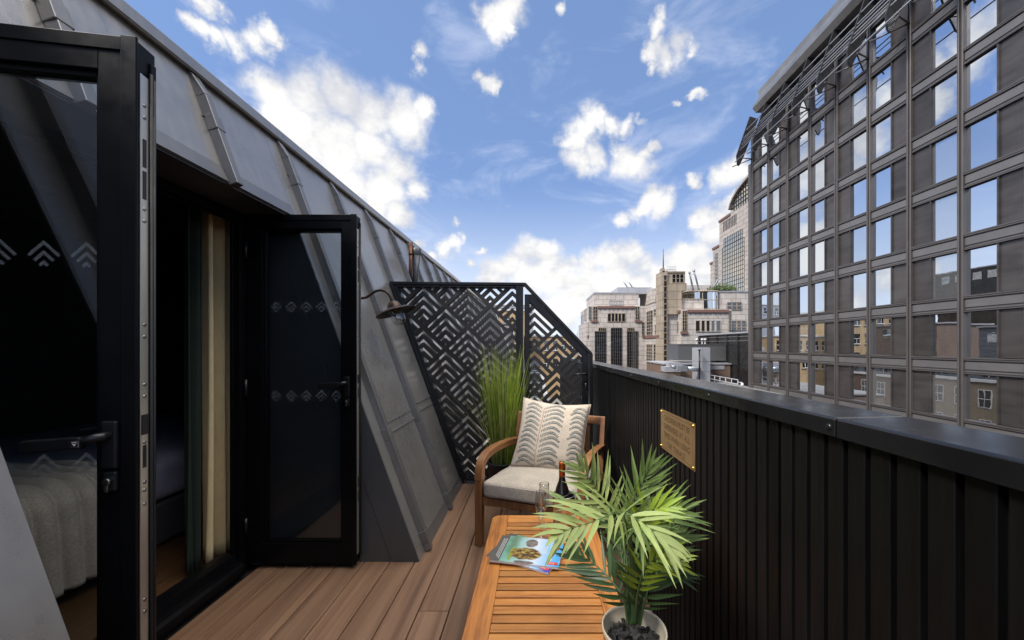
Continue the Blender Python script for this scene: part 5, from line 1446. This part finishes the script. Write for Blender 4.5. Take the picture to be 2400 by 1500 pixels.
for x0, x1, y0, y1, z0, z1, mt, lb in ((-8, -2.2, 29, 35, -.6, 2.6, 'roof_felt', 'pale flat roofed rooftop room on the yellow brick house'), (-9, -2.6, 36.5, 43, -.6, 3.3, 'louvre', 'louvred rooftop plant room on the yellow brick house'), (-10, -3.4, 48, 57, -.9, 3.9, 'brick', 'brick rooftop room on the brown brick house'),
                                       (-31, -19.5, 50, 63, -20, 13.2, 'dark_clad', 'tall dark clad block hidden behind the mansard roof'), (-9, -3, 12, 23, -1.1, 1.4, 'pale_duct', 'pale rooftop plant box on the nearest brick house')):
    r = empty('rooftop_room', ((x0+x1)/2, (y0+y1)/2, z0), lb, 'rooftop room')
    mb = MB(); mb.box((x0, y0, z0), (x1, y1, z1)); mb.build('wall', M[mt], r)
    mb = MB(); mb.box((x0-.15, y0-.15, z1+.001), (x1+.15, y1+.15, z1+.18)); mb.build('roof', M['zigzag'], r)
    mb = MB()
    for k in range(int((y1-y0)/2)): mb.box((x1+.001, y0+.5+2*k, z1-1.7), (x1+.03, y0+1.7+2*k, z1-.5))
    mb.build('window_strip', M['mirror_glass'], r)
# ================================================================ SKY, SUN, CAMERA
SUN = Vector((-.58, -.38, .72)).normalized()
w = bpy.data.worlds.new('World'); scene.world = w; w.use_nodes = True
t = NT(w.node_tree); t.n.clear()
out = t.new('ShaderNodeOutputWorld'); bg = t.new('ShaderNodeBackground'); t.l.new(bg.outputs[0], out.inputs[0])
STR = .10
bg.inputs[1].default_value = STR
sky = t.new('ShaderNodeTexSky', sky_type='NISHITA'); sky.sun_disc = False
el = math.asin(SUN.z); sky.sun_elevation = R(52); sky.sun_rotation = math.atan2(SUN.x, SUN.y)
sky.air_density = 1.0; sky.dust_density = .6; sky.ozone_density = 2.2; sky.altitude = 50
co = t.new('ShaderNodeTexCoord').outputs['Generated']
d = t.vmath('NORMALIZE', co).outputs[0]
sep = t.new('ShaderNodeSeparateXYZ'); t.l.new(d, sep.inputs[0])
# fluffy warp of the view direction
nw = t.noise(d, 7., 6, .58); nw2 = t.noise(d, 26., 5, .6)
wv = t.vmath('SUBTRACT', nw.outputs[1], (.5, .5, .5)).outputs[0]
wv2 = t.vmath('SUBTRACT', nw2.outputs[1], (.5, .5, .5)).outputs[0]
s1 = t.new('ShaderNodeVectorMath', operation='SCALE'); t.l.new(wv, s1.inputs[0]); s1.inputs['Scale'].default_value = .11
s2 = t.new('ShaderNodeVectorMath', operation='SCALE'); t.l.new(wv2, s2.inputs[0]); s2.inputs['Scale'].default_value = .035
dw = t.vmath('ADD', t.vmath('ADD', d, s1.outputs[0]).outputs[0], s2.outputs[0]).outputs[0]
CL = [(600,205,52),(640,235,70),(720,235,78),(800,225,70),(870,265,72),(945,285,62),(985,265,34),(700,320,80),(790,340,90),(870,345,70),(930,395,52),(975,440,34),(900,440,60),(880,490,55),(940,508,36),(820,430,70),(760,420,60),(650,290,60),
  (450,62,34),(485,92,34),(535,105,38),(580,95,40),(612,72,30),(600,112,30),(640,98,22),(490,12,34),
  (985,128,24),(972,158,24),(1118,175,20),(1140,192,26),(1158,206,16),
  (1205,10,40),(1180,38,46),(1140,48,36),(1165,75,34),(1195,80,24),(1320,6,16),
  (1555,30,28),(1540,62,28),(1540,110,34),(1560,122,28),(1600,92,38),(1625,95,24),(1528,145,16),(1590,228,14),(1625,212,16),
  (1345,330,36),(1370,300,34),(1350,378,38),(1385,360,34),(1400,300,30),(1430,298,26),(1468,284,22),(1495,276,20),
  (1465,372,40),(1490,385,40),(1455,350,26),(1515,360,26),(1538,342,18),
  (1515,470,32),(1545,485,30),(1500,492,26),(1465,520,22),
  (1690,405,36),(1725,400,40),(1672,432,20),(1618,425,20),(1660,500,34),(1690,510,42),(1640,515,26),(1670,545,40),(1720,480,30),
  (1065,535,15),(1040,590,22),(1060,578,20),(1075,562,14),(1030,600,14),(1135,582,12),(1112,612,12),(980,575,14),(1000,600,14),
  (1160,628,34),(1195,618,36),(1235,600,40),(1270,590,38),(1285,625,36),(1220,650,44),(1260,660,46),(1300,665,40),(1150,655,30),(1325,640,24),
  (1340,630,26),(1385,622,36),(1410,615,30),(1440,618,34),(1475,600,36),(1495,590,28),(1510,625,36),(1395,660,46),(1450,655,46),(1500,665,46),(1350,690,50),(1410,700,50),(1320,730,50),(1285,740,40),
  (1550,640,40),(1580,615,40),(1610,598,40),(1640,590,40),(1600,640,50),(1660,630,50),(1555,680,50),(1640,680,50)]
# bright clouds added out of view to fill-light the terrace: (azimuth from +y towards -x, elevation, radius) in degrees
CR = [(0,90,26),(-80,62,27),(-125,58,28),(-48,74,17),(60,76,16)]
CL += [(330,170,50),(400,225,60),(480,300,80),(580,390,84),(680,470,70),(600,610,70),(690,650,60),(540,690,60),(780,600,50),(640,560,40),(221,110,80),(110,40,90),(60,220,90),(330,235,60),(330,620,26),(200,660,40),(430,650,40)]  # clouds hidden behind the roof, seen only as reflections
cur = None; T1 = t
def addblob(v, r):
    global cur
    ds = t.vmath('DISTANCE', dw, tuple(v)).outputs['Value']
    k = t.math('MULTIPLY_ADD', ds, -1.0/r, 1.0)
    cur = k if cur is None else t.math('SMOOTH_MAX', cur, k, .12)
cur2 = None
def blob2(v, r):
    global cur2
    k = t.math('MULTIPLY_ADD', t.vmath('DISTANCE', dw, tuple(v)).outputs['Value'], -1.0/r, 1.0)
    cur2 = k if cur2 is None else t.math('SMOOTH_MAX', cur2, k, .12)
for x, y, r in CL:
    v = Vector((x-CX, F, CY-y)); c = F/v.length; v.normalize()
    addblob(v, r*1.12/F*c**1.5)
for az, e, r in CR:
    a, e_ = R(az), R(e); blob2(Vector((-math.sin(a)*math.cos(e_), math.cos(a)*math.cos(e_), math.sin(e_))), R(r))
nf = t.noise(d, 13., 6, .56, .5)
dens = t.math('ADD', cur, t.math('MULTIPLY', t.math('SUBTRACT', nf.outputs[0], .5), .85))
alpha = t.mrange(dens, -.22, .62, 0, 1, True)
# thin high veil
veil = t.noise(t.mapping(d, (3, 3, 7), rot=(0, .2, .5)), 1.6, 6, .6, .6)
va = t.mrange(veil.outputs[0], .48, .76, 0, .30, True)
up = sep.outputs[2]
hz_ = t.mrange(up, .0, .42, .80, 0, True)
sh = t.noise(t.mapping(d, (1, 1, 1.6), loc=(0, 0, .03)), 9., 5, .6)
shade = t.mrange(t.math('ADD', t.math('MULTIPLY', dens, .20), t.math('MULTIPLY', sh.outputs[0], .9)), .34, .66, 0, 1, True)
K = 1.0/STR
ccol = t.mix(shade, (.56*K, .575*K, .62*K, 1), (.82*K, .81*K, .795*K, 1))
skyc = t.mix(1.0, sky.outputs[0], (SKR, SKG, SKB, 1), 'MULTIPLY')
skyc = t.mix(.46, skyc, (.25*K, .40*K, .70*K, 1))
skyc = t.mix(hz_, skyc, (.78*K, .84*K, .92*K, 1))
skyc = t.mix(va, skyc, (.85*K, .88*K, .98*K, 1))
fin = t.mix(alpha, skyc, ccol)
# unseen bright cloud bank, added overhead and to the right as fill light
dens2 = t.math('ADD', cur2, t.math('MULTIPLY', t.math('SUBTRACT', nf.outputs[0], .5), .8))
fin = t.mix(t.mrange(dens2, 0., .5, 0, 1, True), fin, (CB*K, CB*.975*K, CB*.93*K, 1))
# below the horizon: street bounce colour
fin = t.mix(t.mrange(up, -.02, 0.), (.16*K, .15*K, .14*K, 1), fin)
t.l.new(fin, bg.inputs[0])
w.cycles.sampling_method = 'MANUAL'; w.cycles.sample_map_resolution = 512

sd = bpy.data.lights.new('sun', 'SUN'); sd.energy = SUN_E; sd.angle = R(SUN_A); sd.color = (1, .955, .89)
so = bpy.data.objects.new('sun', sd); COL.objects.link(so); so.rotation_euler = SUN.to_track_quat('Z', 'Y').to_euler(); so.location = (0, 0, 40)

cam = bpy.data.cameras.new('camera'); cam.lens = 36*F/2400; cam.sensor_width = 36; cam.sensor_fit = 'HORIZONTAL'
cam.shift_x = -(CX-1200)/2400; cam.shift_y = (CY-750)/2400; cam.clip_start = .03; cam.clip_end = 5000
oc = bpy.data.objects.new('camera', cam); COL.objects.link(oc); oc.location = (0, 0, EYE); oc.rotation_euler = (R(90), 0, 0)
scene.camera = oc
scene.view_settings.view_transform = 'Standard'; scene.view_settings.look = 'None'; scene.view_settings.gamma = 1; scene.view_settings.exposure = EXPO
scene.render.resolution_x = 1024; scene.render.resolution_y = 640
cy = scene.cycles; cy.max_bounces = 8; cy.diffuse_bounces = 3; cy.glossy_bounces = 4; cy.transmission_bounces = 4; cy.transparent_max_bounces = 16
cy.use_denoising = True; cy.caustics_reflective = False; cy.caustics_refractive = False; cy.sample_clamp_indirect = 6
